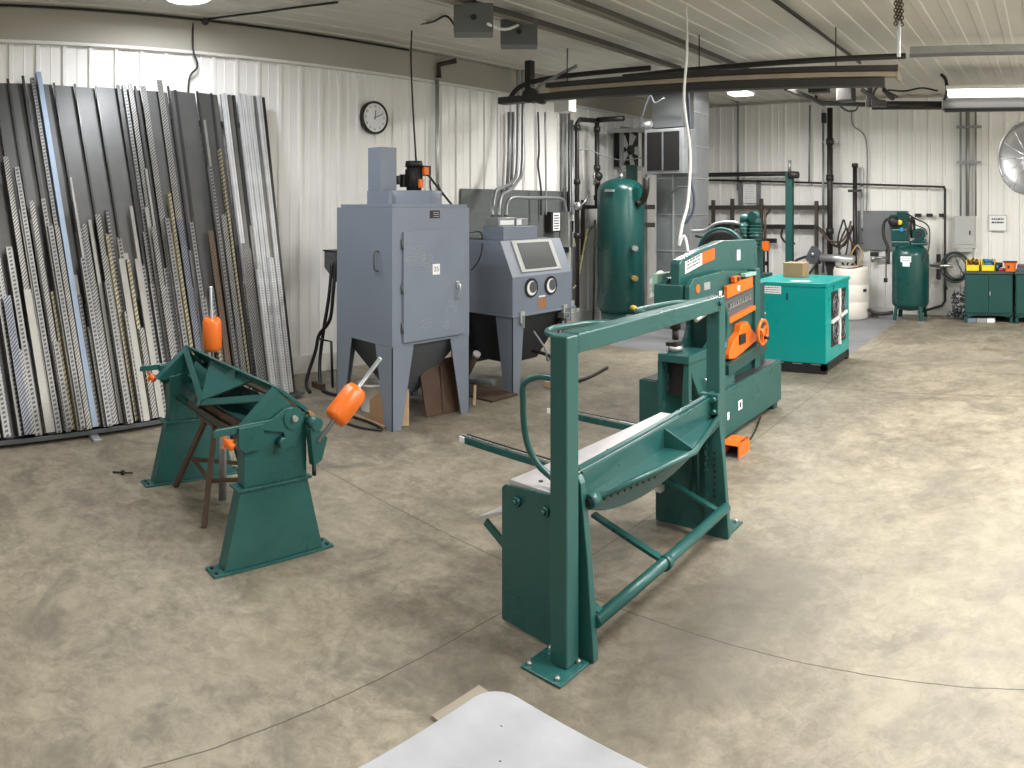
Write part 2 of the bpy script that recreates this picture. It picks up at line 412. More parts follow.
K = {
 'sheet': (DARKST, 'tall dark mill steel sheet'),
 'pin': (paint('dark_flat_bar', (.06, .06, .06), .4, metal=.7), 'thin dark flat bar'),
 'light': (paint('pale_bar', (.30, .295, .275), .42, metal=.6, var=.2, scale=8), 'pale grey smooth flat bar'),
 'tube': (BLUEST, 'pale blue square tube'),
 'white': (slotted('bright_galvanised_channel', (.66, .67, .68), (.12, .12, .12), .022, .40, .22, .045, 0, .45, .35), 'bright galvanised channel'),
 'slot': (slotted('slotted_grey_strut', (.24, .24, .235), (.03, .03, .03), .030, .50, .50, .045, .3), 'grey dark-slotted strut'),
 'diag': (slotted('diagonal_grey_strut', (.30, .295, .28), (.04, .04, .038), .026, .46, .80, .06, 1.0), 'grey perforated angle with diagonal holes'),
 'blued': (slotted('diagonal_bluish_strut', (.20, .215, .26), (.03, .03, .04), .026, .48, .86, .06, 1.0), 'bluish perforated angle with diagonal holes'),
 'rust': (slotted('diagonal_rusty_strut', (.20, .14, .095), (.04, .025, .018), .028, .50, .86, .06, 1.0, .55, .4), 'rusty brown perforated angle'),
 'gold': (slotted('golden_strut', (.36, .33, .23), (.08, .065, .04), .034, .40, .7, .04, .7, .4, .6), 'yellowish zinc plated strut'),
}
def section(kind, w):
    if kind in ('sheet',): return [(-w/2, 0), (w/2, 0), (w/2, .004), (-w/2, .004)]
    if kind in ('pin', 'light'): return [(-w/2, 0), (w/2, 0), (w/2, .010), (-w/2, .010)]
    if kind == 'tube': return [(-w/2, 0), (w/2, 0), (w/2, w), (-w/2, w)]
    if kind in ('diag', 'blued', 'rust'):    # angle: face + return leg
        return [(-w/2, .0), (-w/2+.004, 0), (-w/2+.004, w*.55-.004), (w/2, w*.55-.004), (w/2, w*.55), (-w/2, w*.55)]
    return [(-w/2, 0), (-w/2+.004, 0), (-w/2+.004, .026), (w/2-.004, .026), (w/2-.004, 0), (w/2, 0), (w/2, .03), (-w/2, .03)]  # channel, web out
STOCK = []
def stock(kind, px, py, w, lift=0., foot_s=0., foot_t=0.):
    s, t = inv(px, py)
    p0 = surf(s+foot_s, foot_t); p1 = surf(s, t)
    z = (p1-p0).normalized(); xx = (SB_-SA).normalized(); xx = (xx-z*xx.dot(z)).normalized(); yy = z.cross(xx)
    if yy.x < 0: xx, yy = -xx, -yy
    Lh = (p1-p0).length; sec = section(kind, w); bb = B()
    bb.prism([(x, y, 0) for x, y in sec], (0, 0, Lh))
    me = bb.finish((0, 0, 0)); names = {'sheet': 'steel_sheet', 'pin': 'flat_bar', 'light': 'flat_bar', 'tube': 'square_tube', 'white': 'steel_channel', 'slot': 'slotted_strut', 'gold': 'slotted_strut'}
    nm = names.get(kind, 'perforated_angle'); me.name = nm; me.materials.append(K[kind][0])
    o = bpy.data.objects.new(nm, me); COL.objects.link(o)
    M = Matrix((xx, yy, z)).transposed().to_4x4(); M.translation = p0+yy*lift; o.matrix_world = M
    STOCK.append((o, kind, s+foot_s*.5, t)); return o
# back layer: sheets
for i, (u0, u1) in enumerate(((-95, -52), (-50, -8), (-7, 24), (25, 53), (54, 74), (75, 95), (96, 118), (119, 141), (142, 168), (169, 196), (197, 218), (219, 236))):
    ym = 82+.055*(u0+u1)/2
    s0, _ = inv(u0, ym); s1, _ = inv(u1, ym); w = (surf(s1, 1)-surf(s0, 1)).length*.985
    stock('sheet', (u0+u1)/2, ym+(i % 3)*.5, w, .0)
# second layer: tall bars
for k, px, py, w in (('pin', 7, 80, .02), ('pin', 22, 77, .022), ('slot', 31, 80, .03), ('tube', 36.5, 75, .042), ('pin', 53, 84, .016), ('pin', 74, 85, .016), ('pin', 95, 87, .016),
     ('pin', 117, 86, .03), ('slot', 122, 87, .03), ('diag', 128, 85, .045), ('pin', 134, 87, .02), ('diag', 141, 88, .05), ('diag', 157, 82, .055), ('pin', 167, 87, .02), ('pin', 174, 91, .03),
     ('pin', 196, 92, .02), ('pin', 210, 94, .02), ('white', 222, 95, .045), ('diag', 227.5, 96, .04), ('pin', 232.5, 96, .03), ('white', 237.5, 95, .04), ('white', 243, 96, .04),
     ('white', 248, 97, .035), ('diag', 252.5, 97, .035), ('white', 257, 97, .04), ('pin', 262, 98, .03)):
    stock(k, px, py, w, .012)
for k, u in (('pin', -20), ('slot', -32), ('diag', -45), ('white', -62), ('slot', -75)):
    pass
# front layers: shorter bars; px, py are where each ends
FRONT = (('diag', 3, 160, .045), ('slot', 13, 172, .04), ('blued', 2, 300, .06), ('slot', 6, 250, .05), ('light', 18, 213, .035), ('diag', 27, 206, .04), ('light', 31, 222, .055), ('slot', 39, 203, .035),
 ('slot', 45, 230, .04), ('pin', 22, 262, .05), ('light', 24, 292, .06), ('diag', 52, 232, .04), ('gold', 57, 273, .035), ('gold', 60, 338, .03), ('light', 66, 182, .018),
 ('slot', 71, 205, .03), ('diag', 15, 352, .05), ('slot', 77, 262, .04), ('light', 87, 222, .03), ('diag', 93, 218, .045), ('slot', 101, 285, .04), ('diag', 107, 316, .05), ('slot', 114, 241, .04),
 ('light', 116, 262, .05), ('gold', 124, 262, .03), ('slot', 121, 314, .04), ('light', 131, 262, .035), ('light', 128, 208, .03), ('light', 142, 210, .03), ('diag', 147, 230, .045), ('light', 143, 171, .022),
 ('diag', 152, 268, .045), ('slot', 160, 222, .04), ('gold', 165, 196, .03), ('blued', 174, 222, .055), ('slot', 184, 226, .035), ('light', 187, 252, .03), ('light', 200, 123, .022), ('slot', 203, 170, .03),
 ('rust', 206, 233, .055), ('gold', 214, 152, .022), ('diag', 216, 218, .05), ('slot', 223, 214, .035), ('pin', 228, 220, .03), ('diag', 236, 246, .055), ('diag', 244, 250, .045),
 ('white', 253, 271, .05), ('white', 263, 260, .045), ('slot', 34, 330, .035), ('diag', 86, 330, .045), ('slot', 50, 345, .04), ('light', 70, 352, .045), ('diag', 136, 330, .045), ('slot', 196, 300, .04),
 ('diag', 218, 320, .04), ('gold', 207, 310, .025))
lv = 0
for i, (k, px, py, w) in enumerate(FRONT):
    stock(k, px, py, w*.95, .045+.022*(i % 3), .0, -.004*(i % 2))
rf = random.Random(12)
for i in range(76):
    u = 3+i*3.36+rf.uniform(-2, 2); k = rf.choice(('slot', 'diag', 'slot', 'light', 'diag', 'slot', 'gold', 'pin', 'pin', 'light', 'blued'))
    stock(k, u+rf.uniform(14, 24), rf.choice((300, 330, 262, 285, 350, 240, 225))+rf.uniform(-14, 14), rf.uniform(.022, .042), .022, rf.uniform(-.004, .004))
for k, u, v_ in (('diag', -14, 210), ('slot', -24, 160), ('light', -33, 260), ('slot', -45, 120), ('blued', -12, 330)):
    stock(k, u, v_, .05, .05)
words = ['first', 'second', 'third', 'fourth', 'fifth', 'sixth', 'seventh', 'eighth', 'ninth', 'tenth', 'eleventh', 'twelfth', 'thirteenth', 'fourteenth', 'fifteenth', 'sixteenth', 'seventeenth', 'eighteenth', 'nineteenth', 'twentieth', 'twenty-first', 'twenty-second', 'twenty-third', 'twenty-fourth', 'twenty-fifth', 'twenty-sixth', 'twenty-seventh', 'twenty-eighth', 'twenty-ninth', 'thirtieth', 'thirty-first', 'thirty-second', 'thirty-third', 'thirty-fourth', 'thirty-fifth', 'thirty-sixth', 'thirty-seventh', 'thirty-eighth', 'thirty-ninth', 'fortieth', 'forty-first', 'forty-second', 'forty-third', 'forty-fourth', 'forty-fifth']
byk = {}
for o, k, s, t in STOCK: byk.setdefault((k, 'full-height' if t > .9 else 'long' if t > .6 else 'short'), []).append((s, o))
for (k, size), l in byk.items():
    l.sort(key=lambda q: q[0]); base = K[k][1].replace('tall ', '')
    for i, (s, o) in enumerate(l):
        pos = ('the only one' if len(l) == 1 else 'leftmost' if i == 0 else 'rightmost' if i == len(l)-1 else words[i] + ' from the left')
        tag(o, f"{size} {base} in the wall rack, {pos}", 'sheet metal' if k == 'sheet' else 'metal bar', {'sheet': 'steel sheets leaning in the rack'}.get(k, K[k][1] + 's in the rack'))

# ------------------------------------------------------------------ foot shear in the foreground
sh = thing('foot_shear', 'green foot operated sheet metal shear with tall square tube frame', 'shear', (-1.7, 2.65, 0))
b = B(); b.prism([(-1.915, 2.045, .012), (-1.60, 2.045, .0), (-1.60, 2.045, .55), (-1.66, 2.045, .555), (-1.90, 2.045, .535), (-1.915, 2.045, .52)], (0, .012, 0))
part(b, 'side_panel', GREEN, sh, .003)
b = B(); b.prism([(-1.915, 3.19, .0), (-1.60, 3.19, .0), (-1.60, 3.19, .55), (-1.66, 3.19, .555), (-1.90, 3.19, .535), (-1.915, 3.19, .52)], (0, .012, 0))
part(b, 'side_panel', GREEN, sh, .003)
for y in (2.058, 3.16):
    b = B(); b.prism([(-1.62, y, .0), (-1.49, y, .0), (-1.488, y, .02), (-1.515, y, .36), (-1.545, y, .62), (-1.56, y, .645), (-1.60, y, .645), (-1.62, y, .62)], (0, .032, 0))
    part(b, 'leg_plate', GREEN, sh, .004)
for y, nm in ((1.975, 'near'), (3.285, 'far')):
    part(B().box(-1.675, y-.09, 0, -1.50, y+.075, .010), 'base_plate', GREEN, sh, .003)
    xp = -1.572 if nm == 'near' else -1.612; yp = 2.0 if nm == 'near' else 3.275
    part(B().box(xp-.0375, yp-.036, .01, xp+.0375, yp+.036, 1.155), 'post', GREEN, sh, .006)
    for dx in (-.148, -.022 if nm == 'near' else -.15+.128):
        for dy in ((-.055, .05) if nm == 'near' else (.05,)):
            c = (-1.51+dx+.003, y+dy-(.012 if dy < 0 else 0), .010)
            part(B().cyl(c, (c[0], c[1], .02), .009, seg=6).cyl((c[0], c[1], .018), (c[0], c[1], .024), .005, seg=8), 'anchor_bolt', STEEL, sh)
part(B().beam((-1.5735, 2.036, 1.121), (-1.6105, 3.24, 1.121), .072, .072), 'crossbar', GREEN, sh, .006)
part(B().cyl((-1.575, 3.24, 1.125), (-1.56, 3.24, 1.125), .012, seg=6), 'bolt', GREEN, sh)
for y in (2.55,):
    part(B().cyl((-1.575, y, 1.12), (-1.562, y, 1.12), .010, seg=12), 'bolt', BLACK, sh)
part(B().tube([(-1.60, 2.05, 1.13), (-1.70, 2.07, 1.135), (-1.755, 2.16, 1.135), (-1.755, 2.34, 1.13), (-1.72, 2.45, 1.125), (-1.64, 2.49, 1.12)], .0125, 10, sm=5), 'guard_loop', GREEN, sh)
part(B().tube([(-1.645, 2.72, 1.13), (-1.74, 2.74, 1.135), (-1.765, 2.84, 1.135), (-1.765, 3.1, 1.13), (-1.73, 3.2, 1.125), (-1.64, 3.23, 1.12)], .0125, 10, sm=5), 'guard_loop', GREEN, sh)
part(B().tube([(-1.60, 2.02, .985), (-1.70, 2.02, .985), (-1.768, 2.01, .95), (-1.782, 2.02, .88), (-1.785, 2.03, .78), (-1.78, 2.05, .70), (-1.745, 2.07, .635), (-1.69, 2.09, .59), (-1.60, 2.03, .575)], .0125, 10, sm=5), 'hand_loop', GREEN, sh)
# bed
part(B().box(-1.885, 2.06, .525, -1.635, 3.195, .555), 'bed', BEDST, sh, .002)
part(B().box(-1.875, 2.065, .46, -1.70, 3.19, .524), 'bed_casting', GREEN, sh, .004)
for y in (2.12, 2.34, 2.57, 2.8, 3.05): part(B().cyl((-1.78, y, .5555), (-1.78, y, .558), .009, seg=10), 'bed_bolt', BLACK, sh)
part(B().cyl((-1.66, 2.62, .555), (-1.66, 2.62, .585), .012, seg=10).beam((-1.66, 2.60, .565), (-1.62, 2.64, .565), .02, .02), 'clamp_knob', BLACK, sh)
for x, y in ((-1.83, 2.035), (-1.69, 2.035)):
    part(B().cyl((x, y+.01, .49), (x, y-.006, .49), .019, seg=6).cyl((x, y-.006, .49), (x, y-.018, .49), .009, seg=8), 'bolt', GREEN, sh)
for y in (2.33, 2.965):
    a_ = part(B().beam((-1.885, y, .530), (-2.40, y, .530), .035, .030, (0, 0, 1)), 'extension_arm', GREEN, sh, .002)
    part(B().beam((-1.885, y-.008, .549), (-2.425, y-.008, .549), .012, .008, (0, 0, 1)), 'steel_strip', STEEL, a_)
    part(B().beam((-1.885, y+.012, .549), (-2.41, y+.012, .549), .006, .007, (0, 0, 1)), 'slot_strip', BLACK, a_)
    part(B().beam((-2.40, y, .53), (-2.435, y, .53), .036, .028, (0, 0, 1)), 'end_block', WHITE, a_, .003)
# moving crosshead: upright plate, truss flange, blade and belly
b = B(); b.prism([(-1.60, 2.10, .545), (-1.60, 3.20, .575), (-1.60, 3.20, .685), (-1.60, 2.10, .645)], (.014, 0, 0))
cr = part(b, 'crosshead', GREEN, sh, .002)
part(B().prism([(-1.602, 2.10, .645), (-1.602, 3.20, .685), (-1.602, 3.20, .695), (-1.602, 2.10, .655)], (-.022, 0, 0)), 'top_lip', GREEN, cr)
part(B().prism([(-1.586, 2.105, .548), (-1.535, 2.11, .548), (-1.452, 2.70, .563), (-1.575, 3.195, .578), (-1.586, 3.195, .578)], (0, 0, .009)), 'truss_flange', GREEN, cr)
part(B().tube([(-1.545, 2.10, .556), (-1.448, 2.70, .572), (-1.575, 3.20, .586)], .0125, 10), 'truss_rod', GREEN, cr)
part(B().prism([(-1.586, 2.68, .572), (-1.586, 2.68, .655), (-1.452, 2.70, .580), (-1.452, 2.70, .572)], (0, .010, 0)), 'gusset', GREEN, cr)
bel = [(-1.572, 2.10+1.09*i/14, .545-.085*sin(pi*(i/14)**.8)-.015*(1-i/14)*2) for i in range(15)]
part(B().prism([(-1.572, 3.19, .575), (-1.572, 2.10, .545)]+bel, (.012, 0, 0)), 'belly_plate', GREEND, cr, .002)
for i in range(9): part(B().cyl((-1.562, 2.2+i*.045, .522-.004*i), (-1.556, 2.2+i*.045, .522-.004*i), .005, seg=8), 'blade_screw', BLACK, cr)
part(B().cyl((-1.55, 2.085, .55), (-1.55, 2.13, .552), .026, seg=16), 'end_boss', GREEN, cr)
part(B().cyl((-1.55, 2.078, .55), (-1.55, 2.086, .55), .015, seg=16), 'boss_hole', BLACK, cr)
# treadle
part(B().cyl((-1.50, 2.085, .135), (-1.50, 3.16, .155), .024, seg=16), 'treadle_bar', GREEN, sh)
for y, z1 in ((2.57, .26), (3.10, .28), (2.12, .26)):
    part(B().beam((-1.49, y, .148), (-1.86, y, z1), .012 if False else .034, .016, (0, 0, 1)), 'treadle_arm', GREEN, sh, .002)
part(B().cyl((-1.50, 2.565, .14), (-1.50, 2.60, .14), .031, seg=16), 'collar', GREEN, sh)
part(B().prism([(-1.905, 2.06, .43), (-2.06, 2.06, .36), (-2.06, 2.06, .345), (-1.905, 2.06, .415)], (0, 1.05, 0)), 'scrap_chute', PANELG, sh, .001, 'pale sheet metal chute')
for y in (2.075, 3.0): part(B().beam((-2.03, y, .345), (-1.90, y, .27), .03, .012, (0, 1, 0)), 'chute_bracket', GREEN, sh)
# chain, spring and guide rods on the far post
b = B()
for i in range(11):
    z = .60-.027*i; b.ring((-1.60, 3.135, z), .010, .0035, (1, 0, 0) if i % 2 else (0, 1, 0), 12, 5)
part(b, 'chain', GREEND, sh, label='dark green lifting chain')
b = B(); b.tube([(-1.655+.014*cos(i*.9), 3.135+.014*sin(i*.9), .52-.0026*i) for i in range(110)], .0032, 5)
part(b, 'spring', GREEND, sh)
for x in (-1.635, -1.675): part(B().cyl((x, 3.12, .18), (x, 3.12, .66), .008, seg=10), 'guide_rod', GREEND, sh)
part(B().box(-1.63, 3.13, .60, -1.53, 3.165, .70), 'guide_block', GREEN, sh, .004)
for z in (.62, .68): part(B().cyl((-1.545, 3.13, z), (-1.545, 3.10, z), .012, seg=6), 'bolt', GREEN, sh)
for i in range(8): part(B().cyl((-1.56, 3.158, .20+i*.03), (-1.56, 3.152, .20+i*.03), .006, seg=8), 'height_hole', BLACK, sh)
part(B().box(-1.895, 3.15, .16, -1.86, 3.189, .19), 'tag_block', WHITE, sh, .002, 'small white block')

# ------------------------------------------------------------------ box-and-pan brake on the left
br = thing('folding_brake', 'green sheet metal folding brake on two tapered pedestals with orange counterweights', 'brake', (-3.4, 1.6, 0))
def pedestal(x0, x1, dy=0.):
    kids = set(br.children)
    b = B(); b.box(x0-.012, 1.28, 0, x1+.012, 1.895, .012)
    bp = part(b, 'base_plate', GREEN, br, .002)
    for y in (1.30, 1.87):
        for x in (x0+.01, x1-.01):
            part(B().cyl((x, y, .012), (x, y, .02), .009, seg=6), 'bolt', BLACK, bp)
    b = B(); b.prism([(x0, 1.335, .012), (x0, 1.84, .012), (x0, 1.757, .355), (x0, 1.415, .355)], (x1-x0, 0, 0))
    part(b, 'lower_pedestal', GREEN, br, .003)
    part(B().box(x0-.012, 1.395, .350, x1+.012, 1.775, .362), 'joint_plate', GREEN, br, .002)
    b = B(); b.prism([(x0, 1.43, .362), (x0, 1.752, .362), (x0, 1.752, .655), (x0, 1.68, .66), (x0, 1.43, .62)], (x1-x0, 0, 0))
    part(b, 'upper_pedestal', GREEN, br, .003)
    for o in br.children:
        if o not in kids: o.location.y += dy
pedestal(-2.93, -2.86); pedestal(-4.0, -3.93, .055)
for x, l in ((-2.862, 0), (-3.935, 1)):                      # end hoods of the clamping beam
    b = B(); b.prism([(x, 1.415, .615), (x, 1.60, .775), (x, 1.70, .665), (x, 1.66, .64), (x, 1.45, .60)], (-.012, 0, 0))
    hd = part(b, 'end_hood', GREEN, br, .002)
    b = B(); b.prism([(x+.003, 1.41, .612), (x+.003, 1.60, .78), (x+.003, 1.60, .765), (x+.003, 1.425, .603)], (-.055, 0, 0)); part(b, 'hood_flange', GREEN, hd)
part(B().prism([(-2.86, 1.598, .785), (-2.86, 1.615, .785), (-2.86, 1.765, .668), (-2.86, 1.752, .655), (-2.86, 1.607, .770)], (-1.13, 0, 0)), 'clamping_beam', GREEN, br, .002)
part(B().prism([(-2.84, 1.752, .662), (-2.84, 1.775, .655), (-2.84, 1.79, .64), (-2.84, 1.76, .64)], (-1.0, 0, 0)), 'edge_strip', paint('rusty_orange_edge', (.42, .20, .10), .5, metal=.3, var=.25), br, label='rust coloured edge strip')
# V truss on the beam
va, vm, vb = V((-3.93, 1.585, .765)), V((-3.42, 1.47, .60)), V((-2.90, 1.585, .735))
for p, q in ((va, vm), (vm, vb)): part(B().beam(p, q, .035, .014, (0, -1, .6)), 'truss_bar', GREEN, br, .002)
part(B().prism([V((-3.42, 1.46, .61)), V((-3.66, 1.62, .76)), V((-3.16, 1.62, .755))], (0, .008, -.006)), 'truss_web', GREEN, br)
part(B().beam((-3.62, 1.53, .56), (-3.30, 1.60, .745), .10, .012, (0, -1, .5)), 'inner_gusset', GREEN, br, .002)
part(B().beam((-3.75, 1.55, .70), (-3.50, 1.62, .62), .09, .010, (0, -1, .5)), 'inner_gusset', GREEN, br, .002)
part(B().beam((-3.93, 1.68, .60), (-2.935, 1.68, .60), .012, .13, (0, .5, 1)), 'bending_leaf', GREEN, br, .003)
part(B().beam((-3.93, 1.60, .575), (-2.935, 1.60, .575), .10, .014, (0, 0, 1)), 'bed_plate', GREEND, br, .002)
part(B().cyl((-3.93, 1.54, .50), (-2.935, 1.54, .50), .018, seg=12), 'torsion_shaft', GREEND, br)
def lever(x, s, ypiv, zz, dy=0.):
    kids = set(br.children)
    b = B(); b.prism([(x, 1.275, zz-.025), (x, 1.275, zz), (x, 1.29, zz+.008), (x, 1.56, zz+.018), (x, ypiv-.045, zz+.055), (x, ypiv, zz+.062), (x, ypiv+.045, zz+.03), (x, ypiv+.04, zz-.06), (x, ypiv+.01, zz-.12), (x, ypiv-.03, zz-.12), (x, ypiv-.05, zz-.05), (x, 1.50, zz-.02), (x, 1.44, zz-.02)], (.014, 0, 0))
    lv = part(b, 'clamp_lever', GREEN, br, .003)
    b = B(); b.prism([(x+.014, 1.39, zz+.005), (x+.014, 1.51, zz+.008), (x+.014, 1.515, zz-.09), (x+.014, 1.50, zz-.105), (x+.014, 1.42, zz-.105), (x+.014, 1.39, zz-.08)], (.012, 0, 0)); part(b, 'stop_plate', GREEN, lv, .002)
    part(B().cyl((x+.01, ypiv, zz+.01), (x+.022, ypiv, zz+.01), .05, seg=20), 'pivot_boss', GREEN, lv)
    part(B().cyl((x+.02, ypiv, zz+.01), (x+.036, ypiv, zz+.01), .014, seg=12), 'pivot_bolt', STEEL, lv)
    part(B().cyl((x+.005, ypiv-.06, zz-.09), (x+.05, ypiv-.06, zz-.09), .025, seg=16), 'roller', GREEN, lv)
    k = B(); c = V((x-.01, 1.345, zz-.058)); k.cyl(c, c+V((.03, .02, -.02)), .018, seg=12)
    for a in (0, 2.1, 4.2): k.beam(c, c+V((.0, cos(a)*.034, sin(a)*.034)), .014, .014)
    part(k, 'wing_knob', ORANGE, br, .003, 'orange wing knob')
    for o in br.children:
        if o not in kids: o.location.y += dy
lever(-2.856, 1, 1.67, .635); lever(-4.02, 1, 1.67, .67, .055)
def weight(p0, p1, cpos, rad=.055, ln=.19):
    p0, p1 = V(p0), V(p1); d = (p1-p0).normalized(); c = p0.lerp(p1, cpos)
    r = part(B().cyl(p0, p1, .011, seg=12), 'weight_rod', GALVD, br); part(B().cyl(p1, p1+d*.006, .010, seg=12), 'rod_cap', WHITE, r)
    part(B().lathe(c, [(.018, -ln/2), (rad*.8, -ln/2), (rad, -ln*.38), (rad, ln*.36), (rad*.78, ln/2), (.03, ln/2), (.03, ln*.42), (.014, ln*.42)], d), 'counterweight', ORANGE, r, label='orange cylindrical counterweight')
    return d
weight((-2.80, 1.775, .53), (-2.80, 2.13, .865), .44, .058, .185)
weight((-4.02, 1.80, .55), (-4.02, 1.785, 1.115), .50, .058, .20)
for x in (-2.845, -4.075):
    b = B(); b.prism([(x, 1.735, .59), (x, 1.76, .61), (x, 1.83, .54), (x, 1.80, .44), (x, 1.755, .42), (x, 1.745, .50)], (.045, 0, 0)); part(b, 'weight_bracket', GREEN, br, .004)
    part(B().cyl((x-.005, 1.765, .615), (x+.06, 1.765, .615), .028, seg=16), 'bracket_boss', GREEN, br)
    part(B().cyl((x+.03, 1.765, .375), (x+.03, 1.765, .42), .010, seg=8), 'bracket_bolt', BLACK, br)

# ------------------------------------------------------------------ stand under the brake
st = thing('work_stand', 'brown steel stand with splayed legs under the green brake', 'stand', (-3.5, 1.6, 0))
for f_ in ((-3.33, 1.44, .0), (-3.88, 1.50, .0), (-3.60, 1.84, 0), (-3.20, 1.78, 0)):
    top = V((-3.52+(f_[0]+3.52)*.25, 1.61+(f_[1]-1.61)*.25, .47))
    part(B().beam(V(f_), top, .026, .026), 'leg', RUSTD, st, .002)
part(B().cyl((-3.54, 1.64, .03), (-3.54, 1.64, .50), .022, seg=14), 'centre_post', GALVD, st)
for p, q in (((-3.40, 1.50, .2), (-3.73, 1.55, .2)), ((-3.40, 1.50, .2), (-3.33, 1.72, .2)), ((-3.73, 1.55, .2), (-3.57, 1.75, .2))):
    part(B().beam(p, q, .018, .018), 'brace', RUSTD, st)
part(B().box(-3.62, 1.52, .47, -3.40, 1.70, .485), 'top_plate', RUSTD, st, .002)
for i, (dx, dy, z) in enumerate(((0, 0, .486), (.03, .045, .486), (-.02, .09, .486), (.05, .02, .527))):
    bb = B(); x0, x1 = -3.75+dx, -3.10+dx; y = 1.52+dy+.004
    bb.prism([(x0, y, z), (x0, y+.038, z), (x0, y+.038, z+.004), (x0, y+.004, z+.004), (x0, y+.004, z+.038), (x0, y, z+.038)], (x1-x0, 0, 0))
    single(bb, 'angle_iron', RUSTD, ['rusty angle iron on the stand, nearest the camera', 'rusty angle iron lying in the middle of the stand', 'rusty angle iron at the back of the stand', 'rusty angle iron lying on top of the others on the stand'][i], 'metal bar', 'angle irons on the brown stand')
single(B().tube([(-4.12, 1.32, .018), (-4.20, 1.22, .006)], .006).cyl((-4.165, 1.265, .012), (-4.155, 1.275, .014), .014, seg=10), 'steel_rod', BLACK, 'thin black rod lying on the floor beside the far brake pedestal', 'rod')

# ------------------------------------------------------------------ grey dust collector cabinet
dc = thing('dust_collector', 'tall blue-grey dust collector cabinet with perforated door and round blower housing', 'dust collector', (-4.42, 3.585, 0))
X0, X1, Ya, Yb = -4.765, -4.06, 3.20, 3.965
part(B().box(X0, Ya, .60, X1, Yb, 1.60), 'cabinet_body', GREY, dc, .0015)
b = B(); c0 = [(X0+.03, Ya+.03, .60), (X1-.03, Ya+.03, .60), (X1-.03, Yb-.03, .60), (X0+.03, Yb-.03, .60)]; c1 = [(-4.50, 3.50, .16), (-4.34, 3.50, .16), (-4.34, 3.66, .16), (-4.50, 3.66, .16)]
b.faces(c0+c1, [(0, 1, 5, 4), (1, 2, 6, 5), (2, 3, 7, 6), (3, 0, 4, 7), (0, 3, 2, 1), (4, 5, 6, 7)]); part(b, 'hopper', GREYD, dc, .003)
for x, sx in ((X1, -1), (X0, 1)):
    for y, sy in ((Ya, 1), (Yb, -1)):
        b = B()
        b.prism([(x, y, 0), (x, y, .5995), (x, y+sy*.20, .5995), (x, y+sy*.085, 0)], (sx*.006, 0, 0))
        b.prism([(x, y, 0), (x, y, .5995), (x+sx*.20, y, .5995), (x+sx*.085, y, 0)], (0, sy*.006, 0))
        part(b, 'leg', GREY, dc)
dr = part(B().box(X1, 3.29, .625, X1+.022, 3.895, 1.425), 'door', GREY, dc, .004)
b = B()
for (yc, zc, n, m_) in ((3.40, 1.25, 15, 11), (3.52, 1.20, 8, 10), (3.76, .86, 8, 7), (3.50, .745, 8, 6), (3.70, .72, 7, 5)):
    for i in range(n):
        for j in range(m_):
            if (i+j) % 2 or random.random() < .25: continue
            y, z = yc+(i-n/2)*.014, zc+(j-m_/2)*.014; b.box(X1+.0222, y, z, X1+.0232, y+.005, z+.005)
o = part(b, 'door_speckles', PANELG, dr); o['kind'] = 'stuff'
part(B().box(X1+.022, 3.565, 1.10, X1+.0235, 3.635, 1.18), 'number_label', PAPER, dr)
text_part('25', dr, (X1+.0242, 3.60, 1.14), Matrix.Rotation(radians(90), 3, 'Z') @ Matrix.Rotation(radians(90), 3, 'X'), .05, GREYD)
hn = part(B().box(X1+.022, 3.800, .98, X1+.04, 3.825, 1.04), 'latch_plate', STEEL, dr, .003)
part(B().tube([(X1+.045, 3.812, 1.02), (X1+.06, 3.812, 1.0), (X1+.05, 3.80, .90)], .008, 8, sm=3), 'door_handle', STEEL, dr)
for z in (.70, .98, 1.30): part(B().cyl((X1+.012, 3.285, z), (X1+.012, 3.285, z+.07), .009, seg=10), 'hinge', GREYD, dr)
np_ = part(B().box(X1, 3.555, 1.52, X1+.003, 3.655, 1.578), 'name_plate', BLACK, dc)
b = B(); scribble(b, (X1+.0032, 3.585, 1.525), (0, 1, 0), (0, 0, 1), .065, .045, 3, 3, .001, .3); part(b, 'plate_marks', PANELG, np_)
part(B().tube([(-4.22, Ya-.002, 1.28), (-4.22, Ya-.04, 1.27), (-4.22, Ya-.04, 1.15), (-4.22, Ya-.002, 1.14)], .007, 8, sm=3), 'side_handle', GREYD, dc)
part(B().box(-4.74, 3.22, 1.60, -4.085, 3.965, 1.625), 'top_plate', GREY, dc, .003)
bl = part(B().lathe((-4.40, 3.63, 1.625), [(.265, 0), (.265, .006), (.262, .006), (.262, .10), (.255, .104), (.05, .104)], seg=40), 'blower_housing', GREY, dc)
part(B().box(-4.575, 3.355, 1.625, -4.30, 3.53, 1.729), 'blower_outlet', GREY, dc, .003)
part(B().box(-4.57, 3.36, 1.729, -4.41, 3.52, 2.065), 'exhaust_stack', GREY, dc, .004)
mo = part(B().cyl((-4.38, 3.67, 1.729), (-4.38, 3.67, 1.92), .060, seg=24).cyl((-4.38, 3.67, 1.92), (-4.38, 3.67, 1.965), .072, .066, seg=24), 'motor', BLACK, dc)
b = B()
for i in range(18):
    a = 2*pi*i/18; d_ = V((cos(a), sin(a), 0)); b.beam(V((-4.38, 3.67, 1.77))+d_*.064, V((-4.38, 3.67, 1.90))+d_*.064, .005, .012, d_)
part(b, 'cooling_fins', BLACK, mo)
part(B().box(-4.45, 3.58, 1.76, -4.40, 3.63, 1.86).cyl((-4.44, 3.56, 1.78), (-4.44, 3.56, 1.85), .022, seg=12), 'capacitor', BLACK, mo, .004)
part(B().box(-4.315, 3.70, 1.855, -4.285, 3.745, 1.915), 'orange_label', ORANGE, mo, .003)
part(B().box(-4.315, 3.655, 1.755, -4.295, 3.70, 1.82), 'orange_label', ORANGE, mo, .003)
